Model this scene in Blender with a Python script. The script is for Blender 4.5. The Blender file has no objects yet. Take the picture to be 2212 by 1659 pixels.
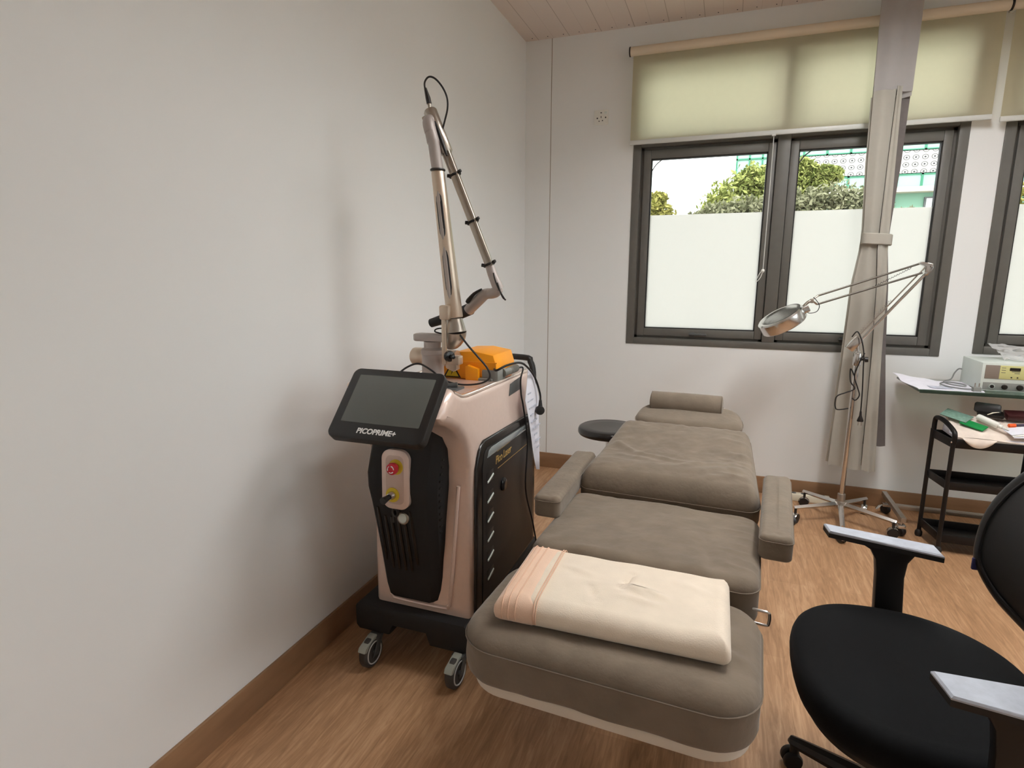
import bpy, bmesh, math, random
from mathutils import Vector, Matrix, noise
random.seed(7)
PI = math.pi
SC = bpy.context.scene
COL = SC.collection

# ------------------------------------------------------------------ materials
def lin(c):
    r = []
    for v in c:
        v /= 255.0
        r.append(v / 12.92 if v <= 0.04045 else ((v + 0.055) / 1.055) ** 2.4)
    return (r[0], r[1], r[2], 1.0)

def nd(t, kind, **kw):
    n = t.nodes.new(kind)
    for k, v in kw.items():
        setattr(n, k, v)
    return n

def mat(name, rgb, rough=0.5, metal=0.0, var=0.06, scale=8.0, bump=0.0, bscale=200.0, spec=0.5,
        sheen=0.0, coat=0.0, stretch=None, bdist=0.002):
    """principled surface whose colour and relief come from noise"""
    m = bpy.data.materials.new(name); m.use_nodes = True
    t = m.node_tree; b = t.nodes['Principled BSDF']
    base = lin(rgb)
    tc = nd(t, 'ShaderNodeTexCoord'); mp = nd(t, 'ShaderNodeMapping')
    t.links.new(tc.outputs['Object'], mp.inputs['Vector'])
    if stretch: mp.inputs['Scale'].default_value = stretch
    n = nd(t, 'ShaderNodeTexNoise'); n.inputs['Scale'].default_value = scale
    n.inputs['Detail'].default_value = 5
    t.links.new(mp.outputs['Vector'], n.inputs['Vector'])
    cr = nd(t, 'ShaderNodeValToRGB')
    lo = [c * (1 - var) for c in base[:3]]; hi = [min(1, c * (1 + var)) for c in base[:3]]
    cr.color_ramp.elements[0].position = 0.3; cr.color_ramp.elements[1].position = 0.7
    cr.color_ramp.elements[0].color = (*lo, 1); cr.color_ramp.elements[1].color = (*hi, 1)
    t.links.new(n.outputs['Fac'], cr.inputs['Fac'])
    t.links.new(cr.outputs['Color'], b.inputs['Base Color'])
    b.inputs['Roughness'].default_value = rough
    b.inputs['Metallic'].default_value = metal
    b.inputs['Specular IOR Level'].default_value = spec
    if sheen:
        b.inputs['Sheen Weight'].default_value = sheen
        b.inputs['Sheen Roughness'].default_value = 0.5
    if coat:
        b.inputs['Coat Weight'].default_value = coat
        b.inputs['Coat Roughness'].default_value = 0.1
    if bump:
        n2 = nd(t, 'ShaderNodeTexNoise'); n2.inputs['Scale'].default_value = bscale
        n2.inputs['Detail'].default_value = 4
        t.links.new(tc.outputs['Object'], n2.inputs['Vector'])
        bp = nd(t, 'ShaderNodeBump'); bp.inputs['Strength'].default_value = bump
        bp.inputs['Distance'].default_value = bdist
        t.links.new(n2.outputs['Fac'], bp.inputs['Height'])
        t.links.new(bp.outputs['Normal'], b.inputs['Normal'])
    return m

def pane_mat(name, tint, gloss=0.0):
    m = bpy.data.materials.new(name); m.use_nodes = True
    t = m.node_tree; t.nodes.clear()
    o = nd(t, 'ShaderNodeOutputMaterial')
    a = nd(t, 'ShaderNodeBsdfTransparent'); a.inputs['Color'].default_value = tint
    g = nd(t, 'ShaderNodeBsdfGlossy'); g.inputs['Roughness'].default_value = 0.02
    fr = nd(t, 'ShaderNodeFresnel'); fr.inputs['IOR'].default_value = 1.45
    mx = nd(t, 'ShaderNodeMixShader')
    ad = nd(t, 'ShaderNodeMath', operation='ADD'); ad.inputs[1].default_value = gloss; ad.use_clamp = True
    t.links.new(fr.outputs['Fac'], ad.inputs[0]); t.links.new(ad.outputs[0], mx.inputs['Fac'])
    t.links.new(a.outputs[0], mx.inputs[1]); t.links.new(g.outputs[0], mx.inputs[2])
    t.links.new(mx.outputs[0], o.inputs['Surface'])
    return m

def cloth_mat(name, rgb, trans_rgb, trans=0.5, clear=0.0, weave=0.0):
    """diffuse + translucent fabric, optionally partly see-through"""
    m = bpy.data.materials.new(name); m.use_nodes = True
    t = m.node_tree; t.nodes.clear()
    o = nd(t, 'ShaderNodeOutputMaterial')
    tc = nd(t, 'ShaderNodeTexCoord')
    n = nd(t, 'ShaderNodeTexNoise'); n.inputs['Scale'].default_value = 30; n.inputs['Detail'].default_value = 4
    t.links.new(tc.outputs['Object'], n.inputs['Vector'])
    cr = nd(t, 'ShaderNodeValToRGB')
    base = lin(rgb)
    cr.color_ramp.elements[0].color = (*[c * .94 for c in base[:3]], 1)
    cr.color_ramp.elements[1].color = (*[min(1, c * 1.05) for c in base[:3]], 1)
    t.links.new(n.outputs['Fac'], cr.inputs['Fac'])
    d = nd(t, 'ShaderNodeBsdfDiffuse'); t.links.new(cr.outputs['Color'], d.inputs['Color'])
    tr = nd(t, 'ShaderNodeBsdfTranslucent'); tr.inputs['Color'].default_value = lin(trans_rgb)
    mx = nd(t, 'ShaderNodeMixShader'); mx.inputs['Fac'].default_value = trans
    t.links.new(d.outputs[0], mx.inputs[1]); t.links.new(tr.outputs[0], mx.inputs[2])
    last = mx
    if clear:
        cl = nd(t, 'ShaderNodeBsdfTransparent')
        m2 = nd(t, 'ShaderNodeMixShader'); m2.inputs['Fac'].default_value = clear
        t.links.new(mx.outputs[0], m2.inputs[1]); t.links.new(cl.outputs[0], m2.inputs[2])
        last = m2
    t.links.new(last.outputs[0], o.inputs['Surface'])
    return m

def emit_mat(name, rgb, strength):
    m = bpy.data.materials.new(name); m.use_nodes = True
    t = m.node_tree; t.nodes.clear()
    o = nd(t, 'ShaderNodeOutputMaterial'); e = nd(t, 'ShaderNodeEmission')
    e.inputs['Color'].default_value = rgb; e.inputs['Strength'].default_value = strength
    t.links.new(e.outputs[0], o.inputs['Surface'])
    return m

def floor_mat():
    m = bpy.data.materials.new('wood_floor'); m.use_nodes = True
    t = m.node_tree; b = t.nodes['Principled BSDF']; L = t.links.new
    tc = nd(t, 'ShaderNodeTexCoord')
    br = nd(t, 'ShaderNodeTexBrick')          # planks run along y
    rot = nd(t, 'ShaderNodeMapping'); rot.inputs['Rotation'].default_value = (0, 0, PI / 2)
    L(tc.outputs['Object'], rot.inputs['Vector']); L(rot.outputs['Vector'], br.inputs['Vector'])
    br.inputs['Scale'].default_value = 1.0; br.inputs['Mortar Size'].default_value = 0.0008
    br.inputs['Brick Width'].default_value = 1.2; br.inputs['Row Height'].default_value = 0.15
    br.inputs['Color1'].default_value = (0.42, 0.42, 0.42, 1); br.inputs['Color2'].default_value = (0.58, 0.58, 0.58, 1)
    br.inputs['Mortar'].default_value = (0.3, 0.3, 0.3, 1)
    mp = nd(t, 'ShaderNodeMapping'); mp.inputs['Scale'].default_value = (34, 3.2, 1)
    L(tc.outputs['Object'], mp.inputs['Vector'])
    n = nd(t, 'ShaderNodeTexNoise'); n.inputs['Scale'].default_value = 1.6; n.inputs['Detail'].default_value = 8
    n.inputs['Distortion'].default_value = 1.3; n.inputs['Roughness'].default_value = 0.62
    L(mp.outputs['Vector'], n.inputs['Vector'])
    mp2 = nd(t, 'ShaderNodeMapping'); mp2.inputs['Scale'].default_value = (5, .7, 1)
    L(tc.outputs['Object'], mp2.inputs['Vector'])
    n2 = nd(t, 'ShaderNodeTexNoise'); n2.inputs['Scale'].default_value = 1.2; n2.inputs['Detail'].default_value = 4
    L(mp2.outputs['Vector'], n2.inputs['Vector'])
    a1 = nd(t, 'ShaderNodeMath', operation='MULTIPLY_ADD'); a1.inputs[1].default_value = 0.62
    L(n.outputs['Fac'], a1.inputs[0])
    a2 = nd(t, 'ShaderNodeMath', operation='MULTIPLY'); a2.inputs[1].default_value = 0.3
    L(n2.outputs['Fac'], a2.inputs[0]); L(a2.outputs[0], a1.inputs[2])
    a3 = nd(t, 'ShaderNodeMath', operation='MULTIPLY_ADD'); a3.inputs[1].default_value = 0.34; a3.inputs[2].default_value = -0.13
    L(br.outputs['Color'], a3.inputs[0])
    a4 = nd(t, 'ShaderNodeMath', operation='ADD'); L(a1.outputs[0], a4.inputs[0]); L(a3.outputs[0], a4.inputs[1])
    cr = nd(t, 'ShaderNodeValToRGB'); e = cr.color_ramp.elements
    e[0].position = 0.33; e[0].color = lin((138, 102, 72)); e[1].position = 0.66; e[1].color = lin((198, 160, 124))
    k = cr.color_ramp.elements.new(0.5); k.color = lin((170, 130, 95))
    L(a4.outputs[0], cr.inputs['Fac']); L(cr.outputs['Color'], b.inputs['Base Color'])
    b.inputs['Roughness'].default_value = 0.42
    bp = nd(t, 'ShaderNodeBump'); bp.inputs['Strength'].default_value = 0.12; bp.inputs['Distance'].default_value = 0.001
    L(n.outputs['Fac'], bp.inputs['Height']); L(bp.outputs['Normal'], b.inputs['Normal'])
    return m

def wood_mat(name, a, bcol, scale=(30, 2, 30)):
    m = bpy.data.materials.new(name); m.use_nodes = True
    t = m.node_tree; b = t.nodes['Principled BSDF']; L = t.links.new
    tc = nd(t, 'ShaderNodeTexCoord'); mp = nd(t, 'ShaderNodeMapping'); mp.inputs['Scale'].default_value = scale
    L(tc.outputs['Object'], mp.inputs['Vector'])
    n = nd(t, 'ShaderNodeTexNoise'); n.inputs['Scale'].default_value = 1.5; n.inputs['Detail'].default_value = 6
    L(mp.outputs['Vector'], n.inputs['Vector'])
    cr = nd(t, 'ShaderNodeValToRGB'); cr.color_ramp.elements[0].color = lin(a); cr.color_ramp.elements[1].color = lin(bcol)
    cr.color_ramp.elements[0].position = .3; cr.color_ramp.elements[1].position = .7
    L(n.outputs['Fac'], cr.inputs['Fac']); L(cr.outputs['Color'], b.inputs['Base Color'])
    b.inputs['Roughness'].default_value = 0.45
    return m

def ceiling_mat():
    """pvc boards along y with a fine groove every 0.208 m and a fainter one between"""
    m = bpy.data.materials.new('ceiling_boards'); m.use_nodes = True
    t = m.node_tree; b = t.nodes['Principled BSDF']; L = t.links.new
    tc = nd(t, 'ShaderNodeTexCoord'); sp = nd(t, 'ShaderNodeSeparateXYZ')
    L(tc.outputs['Object'], sp.inputs['Vector'])
    def groove(period, width, off):
        a = nd(t, 'ShaderNodeMath', operation='ADD'); a.inputs[1].default_value = off; L(sp.outputs['X'], a.inputs[0])
        d = nd(t, 'ShaderNodeMath', operation='DIVIDE'); d.inputs[1].default_value = period; L(a.outputs[0], d.inputs[0])
        f = nd(t, 'ShaderNodeMath', operation='FRACT'); L(d.outputs[0], f.inputs[0])
        c = nd(t, 'ShaderNodeMath', operation='LESS_THAN'); c.inputs[1].default_value = width / period
        L(f.outputs[0], c.inputs[0]); return c
    g1 = groove(0.208, 0.004, 3.033); g2 = groove(0.208, 0.002, 3.137)
    h = nd(t, 'ShaderNodeMath', operation='MULTIPLY'); h.inputs[1].default_value = 0.5; L(g2.outputs[0], h.inputs[0])
    s = nd(t, 'ShaderNodeMath', operation='MAXIMUM'); L(g1.outputs[0], s.inputs[0]); L(h.outputs[0], s.inputs[1])
    mx = nd(t, 'ShaderNodeMix', data_type='RGBA')
    mx.inputs['A'].default_value = lin((224, 212, 204)); mx.inputs['B'].default_value = lin((184, 170, 160))
    L(s.outputs[0], mx.inputs['Factor']); L(mx.outputs['Result'], b.inputs['Base Color'])
    b.inputs['Roughness'].default_value = 0.5
    bp = nd(t, 'ShaderNodeBump'); bp.invert = True; bp.inputs['Strength'].default_value = 0.5; bp.inputs['Distance'].default_value = 0.003
    L(s.outputs[0], bp.inputs['Height']); L(bp.outputs['Normal'], b.inputs['Normal'])
    return m

def ring_panel_mat():
    """pale facade panel with rows of small round ring openings"""
    m = bpy.data.materials.new('ring_facade'); m.use_nodes = True
    t = m.node_tree; b = t.nodes['Principled BSDF']; L = t.links.new
    tc = nd(t, 'ShaderNodeTexCoord'); sp = nd(t, 'ShaderNodeSeparateXYZ'); L(tc.outputs['Object'], sp.inputs['Vector'])
    def cell(sock, period):
        d = nd(t, 'ShaderNodeMath', operation='DIVIDE'); d.inputs[1].default_value = period; L(sock, d.inputs[0])
        f = nd(t, 'ShaderNodeMath', operation='FRACT'); L(d.outputs[0], f.inputs[0])
        s = nd(t, 'ShaderNodeMath', operation='SUBTRACT'); s.inputs[1].default_value = 0.5; L(f.outputs[0], s.inputs[0]); return s
    a = cell(sp.outputs['X'], 0.36); c = cell(sp.outputs['Z'], 0.31)
    cb = nd(t, 'ShaderNodeCombineXYZ'); L(a.outputs[0], cb.inputs['X']); L(c.outputs[0], cb.inputs['Y'])
    ln = nd(t, 'ShaderNodeVectorMath', operation='LENGTH'); L(cb.outputs[0], ln.inputs[0])
    cr = nd(t, 'ShaderNodeValToRGB'); cr.color_ramp.interpolation = 'CONSTANT'
    e = cr.color_ramp.elements; e[0].position = 0; e[0].color = lin((26, 26, 30)); e[1].position = 0.11; e[1].color = lin((158, 154, 150))
    for p, k in ((0.27, (74, 72, 72)), (0.36, (158, 154, 150))):
        q = e.new(p); q.color = lin(k)
    L(ln.outputs['Value'], cr.inputs['Fac']); L(cr.outputs['Color'], b.inputs['Base Color'])
    return m

def leaf_mat(name, a, bcol):
    m = bpy.data.materials.new(name); m.use_nodes = True
    t = m.node_tree; t.nodes.clear(); L = t.links.new
    o = nd(t, 'ShaderNodeOutputMaterial'); g = nd(t, 'ShaderNodeNewGeometry')
    cr = nd(t, 'ShaderNodeValToRGB'); cr.color_ramp.elements[0].color = lin(a); cr.color_ramp.elements[1].color = lin(bcol)
    L(g.outputs['Random Per Island'], cr.inputs['Fac'])
    d = nd(t, 'ShaderNodeBsdfDiffuse'); tr = nd(t, 'ShaderNodeBsdfTranslucent'); mx = nd(t, 'ShaderNodeMixShader'); mx.inputs[0].default_value = .35
    L(cr.outputs['Color'], d.inputs['Color']); L(cr.outputs['Color'], tr.inputs['Color'])
    L(d.outputs[0], mx.inputs[1]); L(tr.outputs[0], mx.inputs[2]); L(mx.outputs[0], o.inputs['Surface'])
    return m

M = {}
M['wall'] = mat('wall_paint', (233, 235, 235), 0.55, var=0.012, scale=1.3, bump=0.05, bscale=120)
M['ceiling'] = ceiling_mat()
M['floor'] = floor_mat()
M['base'] = wood_mat('baseboard_wood', (132, 100, 72), (152, 117, 86), (3, 3, 14))
M['frame'] = mat('window_frame_grey', (96, 94, 89), 0.45, 0.0, var=0.05, scale=20)
M['rubber'] = mat('black_gasket', (28, 26, 26), 0.7)
M['glass'] = pane_mat('clear_pane', (0.97, 0.99, 0.98, 1))
M['frost'] = cloth_mat('frosted_film', (215, 216, 212), (246, 243, 240), 0.84)
M['blind'] = cloth_mat('blind_fabric', (200, 194, 172), (232, 224, 190), 0.5)
M['blindbar'] = mat('blind_white_plastic', (210, 212, 208), 0.4, var=0.02)
M['tube'] = mat('blind_roll_beige', (226, 212, 190), 0.6, var=0.02)
M['curt'] = cloth_mat('curtain_light', (186, 182, 172), (190, 186, 174), 0.22)
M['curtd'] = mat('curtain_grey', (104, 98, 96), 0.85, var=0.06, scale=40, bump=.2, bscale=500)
M['sheer'] = cloth_mat('curtain_sheer', (202, 199, 198), (206, 202, 204), 0.3, clear=0.25)
M['taupe'] = mat('taupe_velour', (122, 110, 96), 0.9, var=0.10, scale=14, bump=0.35, bscale=60, sheen=0.2, spec=0.2, bdist=.004)
M['taupe_seam'] = mat('taupe_seam', (112, 100, 86), 0.9, var=0.06, sheen=0.2)
M['cream'] = mat('cream_fleece', (232, 219, 201), 0.95, var=0.04, scale=18, bump=0.35, bscale=300, sheen=0.3, spec=0.1)
M['peach'] = mat('peach_band', (234, 203, 180), 0.95, var=0.03, scale=18, bump=0.3, bscale=300, sheen=0.25, spec=0.1)
M['peachline'] = mat('peach_stitch', (226, 190, 164), 0.95)
M['board'] = mat('pale_board', (216, 208, 196), 0.6, var=0.03)
M['rose'] = mat('rose_gold_shell', (226, 203, 191), 0.34, 0.25, var=0.02, scale=60, coat=0.7)
M['rosegloss'] = mat('rose_gold_gloss', (232, 212, 200), 0.14, 0.6, var=0.02, scale=60, coat=1.0)
M['rosed'] = mat('rose_gold_deck', (204, 180, 168), 0.45, 0.4, var=0.03)
M['blackp'] = mat('black_plastic', (27, 25, 25), 0.42, var=0.1, scale=30)
M['blackm'] = mat('black_matte', (20, 19, 20), 0.7, var=0.1, scale=30, bump=.1, bscale=400)
M['blackg'] = mat('black_gloss', (26, 23, 22), 0.22, var=0.05)
M['sky_glint_strip'] = mat('sky_glint_grey', (150, 158, 160), 0.12, 0.3, var=0.02)
M['screen'] = mat('screen_glass', (92, 95, 92), 0.25, var=0.02, spec=0.5)
M['white'] = mat('white_print', (236, 236, 234), 0.6, var=0.01)
M['gold'] = mat('gold_print', (190, 158, 92), 0.4, 0.4)
M['red'] = mat('red_button', (206, 40, 58), 0.35, var=0.05)
M['yellow'] = mat('yellow_label', (214, 188, 44), 0.5, var=0.04)
M['chrome'] = mat('chrome', (214, 212, 210), 0.2, 1.0, var=0.03)
M['steel'] = mat('brushed_steel', (176, 168, 158), 0.32, 0.9, var=0.05, scale=40)
M['rod'] = mat('dark_steel_rod', (104, 98, 92), 0.4, 0.7, var=0.04)
M['arm'] = mat('arm_bronze', (206, 190, 172), 0.36, 0.75, var=0.03)
M['armgrey'] = mat('arm_grey_paint', (176, 168, 164), 0.45, 0.25, var=0.04)
M['grey'] = mat('grey_plastic', (132, 134, 130), 0.5, var=0.04)
M['dgrey'] = mat('dark_grey_plastic', (78, 80, 80), 0.5, var=0.04)
M['orange'] = mat('orange_plastic', (252, 164, 18), 0.42, var=0.04)
M['tyre'] = mat('caster_rubber', (62, 60, 58), 0.6, var=0.1)
M['rim'] = mat('caster_rim', (190, 192, 192), 0.4)
M['pedal'] = mat('caster_pedal', (150, 152, 142), 0.5, var=0.05)
M['paper'] = mat('white_paper', (226, 226, 236), 0.8, var=0.04, scale=25)
M['ink'] = mat('printed_grey', (184, 188, 202), 0.8, var=0.2, scale=80)
M['newsprint'] = mat('newsprint', (226, 212, 200), 0.8, var=0.08, scale=30)
M['seatfab'] = mat('chair_black_fabric', (13, 14, 16), 0.9, var=0.12, scale=60, bump=0.3, bscale=900, sheen=0.03, spec=0.15)
M['meshfab'] = mat('chair_black_mesh', (26, 25, 25), 0.8, var=0.25, scale=400, stretch=(1, 1, 6))
M['chairp'] = mat('chair_black_plastic', (22, 21, 22), 0.45, var=0.1, scale=20)
M['pad'] = mat('armpad_sky_sheen', (172, 178, 190), 0.28, 0.0, var=0.10, scale=40, bump=.1, bscale=300, spec=0.6)  # blue-grey puts the reflected sky into the pad colour
M['cartblk'] = mat('cart_black_steel', (24, 21, 21), 0.4, 0.3, var=0.08)
M['green'] = mat('green_card', (0, 130, 62), 0.6, var=0.05)
M['whitepl'] = mat('white_plastic', (232, 232, 226), 0.4, var=0.02)
M['device'] = mat('device_white_enamel', (206, 214, 208), 0.4, var=0.03)
M['brownp'] = mat('device_brown_panel', (128, 116, 106), 0.6, var=0.05)
M['yelp'] = mat('device_yellow_panel', (202, 200, 138), 0.6, var=0.04)
M['bag'] = cloth_mat('clear_plastic_bag', (236, 236, 236), (236, 236, 236), 0.3, clear=0.62)
M['shelfglass'] = pane_mat('shelf_glass', (0.70, 0.82, 0.76, 1))
M['shelfedge'] = mat('glass_edge_green', (44, 62, 52), 0.15, var=0.2, scale=12)
M['lens'] = pane_mat('lens_glass', (0.80, 0.95, 0.95, 1), .35)
M['beige'] = mat('beige_plastic', (226, 220, 200), 0.5, var=0.03)
M['cord'] = mat('black_cord', (18, 16, 16), 0.5)
M['greycord'] = mat('grey_cord', (120, 122, 122), 0.5)
M['gglass'] = mat('green_glass_panel', (134, 178, 158), 0.3, var=0.05, scale=1)
M['gframe'] = mat('green_mullion', (40, 112, 84), 0.5)
M['bwall'] = mat('building_mint_wall', (112, 148, 128), 0.8, var=0.04, scale=.6)
M['bband'] = mat('building_cream_band', (172, 164, 150), 0.8, var=0.03)
M['ring'] = ring_panel_mat()
M['leafb'] = leaf_mat('leaf_bright', (80, 92, 44), (170, 173, 106))
M['leafd'] = leaf_mat('leaf_olive', (74, 78, 54), (152, 150, 122))
M['leafy'] = leaf_mat('leaf_yellow', (96, 98, 44), (170, 162, 96))
M['bark'] = mat('bark', (98, 84, 66), 0.9, var=0.2)
M['ground'] = mat('outside_paving', (168, 164, 156), 0.9, var=0.08, scale=2)
M['lampshell'] = mat('lamp_white_metal', (230, 230, 228), 0.4)
M['lampglow'] = emit_mat('lamp_diffuser', (1.0, 0.985, 0.965, 1), 25.5)

# ------------------------------------------------------------------ mesh builder
ORIG = {}
class B:
    def __init__(s, T=None):
        s.bm = bmesh.new(); s.T = T or Matrix.Identity(4)
    def _add(s, bm2, T=None):
        X = s.T @ T if T is not None else s.T
        vm = {}
        for v in bm2.verts: vm[v] = s.bm.verts.new(X @ v.co)
        for f in bm2.faces:
            try: s.bm.faces.new([vm[v] for v in f.verts])
            except ValueError: pass
        bm2.free(); return s
    def box(s, lo, hi, bev=0.0, seg=2, T=None):
        b = bmesh.new(); bmesh.ops.create_cube(b, size=1)
        c = [(a + d) / 2 for a, d in zip(lo, hi)]; z = [abs(d - a) for a, d in zip(lo, hi)]
        for v in b.verts: v.co = Vector((c[0] + v.co.x * z[0], c[1] + v.co.y * z[1], c[2] + v.co.z * z[2]))
        if bev: bmesh.ops.bevel(b, geom=b.edges[:], offset=min(bev, min(z) * .49), segments=seg, profile=.5, affect='EDGES')
        return s._add(b, T)
    def rings(s, rs, cap0=True, cap1=True, T=None, closed=False):
        b = bmesh.new(); R = [[b.verts.new(p) for p in r] for r in rs]
        n = len(R[0]); m = len(R)
        for i in range(m if closed else m - 1):
            A, C = R[i], R[(i + 1) % m]
            for k in range(n):
                b.faces.new((A[k], A[(k + 1) % n], C[(k + 1) % n], C[k]))
        if not closed:
            if cap0: b.faces.new(R[0][::-1])
            if cap1: b.faces.new(R[-1])
        bmesh.ops.recalc_face_normals(b, faces=b.faces[:])
        return s._add(b, T)
    def tube(s, pts, r, seg=12, closed=False, smooth=0, cap=True, flat=None, up=None):
        P = [Vector(p) for p in pts]
        rr = list(r) if isinstance(r, (list, tuple)) else [r] * len(P)
        if smooth:
            Q = []; RR = []; n = len(P); last = n if closed else n - 1
            for i in range(last):
                if closed: p0, p1, p2, p3 = P[i - 1], P[i], P[(i + 1) % n], P[(i + 2) % n]
                else: p0, p1, p2, p3 = P[max(i - 1, 0)], P[i], P[i + 1], P[min(i + 2, n - 1)]
                for k in range(smooth):
                    t = k / smooth
                    Q.append(.5 * ((2 * p1) + (p2 - p0) * t + (2 * p0 - 5 * p1 + 4 * p2 - p3) * t * t + (3 * p1 - p0 - 3 * p2 + p3) * t ** 3))
                    RR.append(rr[i] * (1 - t) + rr[(i + 1) % n] * t)
            if not closed: Q.append(P[-1]); RR.append(rr[-1])
            P, rr = Q, RR
        n = len(P); rs = []
        nrm = None
        for i in range(n):
            if closed: tg = (P[(i + 1) % n] - P[i - 1])
            else: tg = P[min(i + 1, n - 1)] - P[max(i - 1, 0)]
            if tg.length < 1e-9: tg = Vector((0, 0, 1))
            tg.normalize()
            if nrm is None:
                nrm = Vector(up) if up else (Vector((0, 0, 1)) if abs(tg.z) < .9 else Vector((0, 1, 0)))
            nrm = (nrm - tg * nrm.dot(tg))
            if nrm.length < 1e-6: nrm = tg.orthogonal()
            nrm.normalize(); bn = tg.cross(nrm)
            a, c = (1, 1) if flat is None else flat
            rs.append([P[i] + (nrm * math.cos(2 * PI * k / seg) * a + bn * math.sin(2 * PI * k / seg) * c) * rr[i] for k in range(seg)])
        return s.rings(rs, cap, cap, closed=closed)
    def cyl(s, p0, p1, r0, r1=None, seg=20, bev=0.0):
        r1 = r0 if r1 is None else r1
        p0, p1 = Vector(p0), Vector(p1); d = (p1 - p0).normalized()
        if bev:
            return s.tube([p0, p0 + d * bev * .3, p0 + d * bev, p1 - d * bev, p1 - d * bev * .3, p1],
                          [r0 - bev, r0 - bev * .3, r0, r1, r1 - bev * .3, r1 - bev], seg)
        return s.tube([p0, p1], [r0, r1], seg)
    def lathe(s, prof, c, axis=(0, 0, 1), seg=28):
        ax = Vector(axis).normalized(); u = ax.orthogonal().normalized(); w = ax.cross(u); c = Vector(c)
        return s.rings([[c + ax * z + (u * math.cos(2 * PI * k / seg) + w * math.sin(2 * PI * k / seg)) * max(r, 1e-4) for k in range(seg)] for r, z in prof])
    def prism(s, poly, o, u, v, depth, bev=0.0, seg=2, allbev=False):
        """polygon (a,b) in the plane o + a*u + b*v, extruded by depth along u x v"""
        o, u, v = Vector(o), Vector(u), Vector(v); n = u.cross(v).normalized()
        b = bmesh.new()
        A = [b.verts.new(o + u * p + v * q) for p, q in poly]
        C = [b.verts.new(o + u * p + v * q + n * depth) for p, q in poly]
        k = len(poly); f1 = b.faces.new(A[::-1]); f2 = b.faces.new(C)
        for i in range(k): b.faces.new((A[i], A[(i + 1) % k], C[(i + 1) % k], C[i]))
        bmesh.ops.recalc_face_normals(b, faces=b.faces[:])
        if bev:
            g = b.edges[:] if allbev else list(set(f1.edges[:] + f2.edges[:]))
            bmesh.ops.bevel(b, geom=g, offset=bev, segments=seg, profile=.5, affect='EDGES')
        return s._add(b)
    def quad(s, pts):
        b = bmesh.new(); b.faces.new([b.verts.new(p) for p in pts]); return s._add(b)
    def grid(s, fn, nu, nv, thick=0.0, nrm=(0, 0, 1)):
        """sheet from fn(u,v); thick gives it a second side"""
        b = bmesh.new(); n = Vector(nrm)
        T = [[b.verts.new(fn(i / nu, j / nv)) for j in range(nv + 1)] for i in range(nu + 1)]
        for i in range(nu):
            for j in range(nv): b.faces.new((T[i][j], T[i + 1][j], T[i + 1][j + 1], T[i][j + 1]))
        if thick:
            U = [[b.verts.new(T[i][j].co - n * thick) for j in range(nv + 1)] for i in range(nu + 1)]
            for i in range(nu):
                for j in range(nv): b.faces.new((U[i][j], U[i][j + 1], U[i + 1][j + 1], U[i + 1][j]))
            for i in range(nu):
                b.faces.new((T[i][0], U[i][0], U[i + 1][0], T[i + 1][0])); b.faces.new((T[i][nv], T[i + 1][nv], U[i + 1][nv], U[i][nv]))
            for j in range(nv):
                b.faces.new((T[0][j], T[0][j + 1], U[0][j + 1], U[0][j])); b.faces.new((T[nu][j], U[nu][j], U[nu][j + 1], T[nu][j + 1]))
            bmesh.ops.recalc_face_normals(b, faces=b.faces[:])
        return s._add(b)
    def build(s, name, m, parent=None, ang=40, origin=None):
        me = bpy.data.meshes.new(name)
        if parent is not None: O = ORIG[parent.name]
        else:
            xs = [v.co for v in s.bm.verts]
            if origin is not None: O = Vector(origin)
            else: O = Vector(((min(v.x for v in xs) + max(v.x for v in xs)) / 2, (min(v.y for v in xs) + max(v.y for v in xs)) / 2, min(v.z for v in xs)))
        for v in s.bm.verts: v.co -= O
        s.bm.normal_update()
        s.bm.to_mesh(me); s.bm.free()
        for p in me.polygons: p.use_smooth = True
        me.set_sharp_from_angle(angle=math.radians(ang))
        me.materials.append(m)
        o = bpy.data.objects.new(name, me); COL.objects.link(o)
        if parent is not None: o.parent = parent
        else: o.location = O
        ORIG[o.name] = O
        return o

def tag(o, label, cat, group=None):
    o['label'] = label; o['category'] = cat
    if group: o['group'] = group
    return o
def thing(name, label, cat, loc, group=None):
    o = bpy.data.objects.new(name, None); COL.objects.link(o); o.location = loc
    o.empty_display_size = 0.05
    ORIG[o.name] = Vector(loc); return tag(o, label, cat, group)
def struct(name, b, m, **k):
    o = b.build(name, m, **k)
    if k.get('parent') is None: o['kind'] = 'structure'
    return o
def text_part(txt, name, size, Mx, m, parent, depth=0.0008, shear=0.0, spacing=1.0, bold=0.0):
    c = bpy.data.curves.new('lettering', 'FONT'); c.body = txt; c.size = size; c.extrude = depth
    c.align_x = 'CENTER'; c.align_y = 'CENTER'; c.shear = shear; c.space_character = spacing; c.offset = bold
    t = bpy.data.objects.new('lettering_tmp', c); COL.objects.link(t)
    dg = bpy.context.evaluated_depsgraph_get()
    me = bpy.data.meshes.new_from_object(t.evaluated_get(dg))
    bpy.data.objects.remove(t); bpy.data.curves.remove(c)
    O = ORIG[parent.name]
    me.transform(Matrix.Translation(-O) @ Mx)
    me.materials.clear(); me.materials.append(m)
    o = bpy.data.objects.new(name, me); COL.objects.link(o); o.parent = parent; ORIG[o.name] = O
    return o
def basis(o, x, y):
    x = Vector(x).normalized(); y = Vector(y); y = (y - x * y.dot(x)).normalized(); z = x.cross(y)
    return Matrix(((x.x, y.x, z.x, o[0]), (x.y, y.y, z.y, o[1]), (x.z, y.z, z.z, o[2]), (0, 0, 0, 1)))

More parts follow.
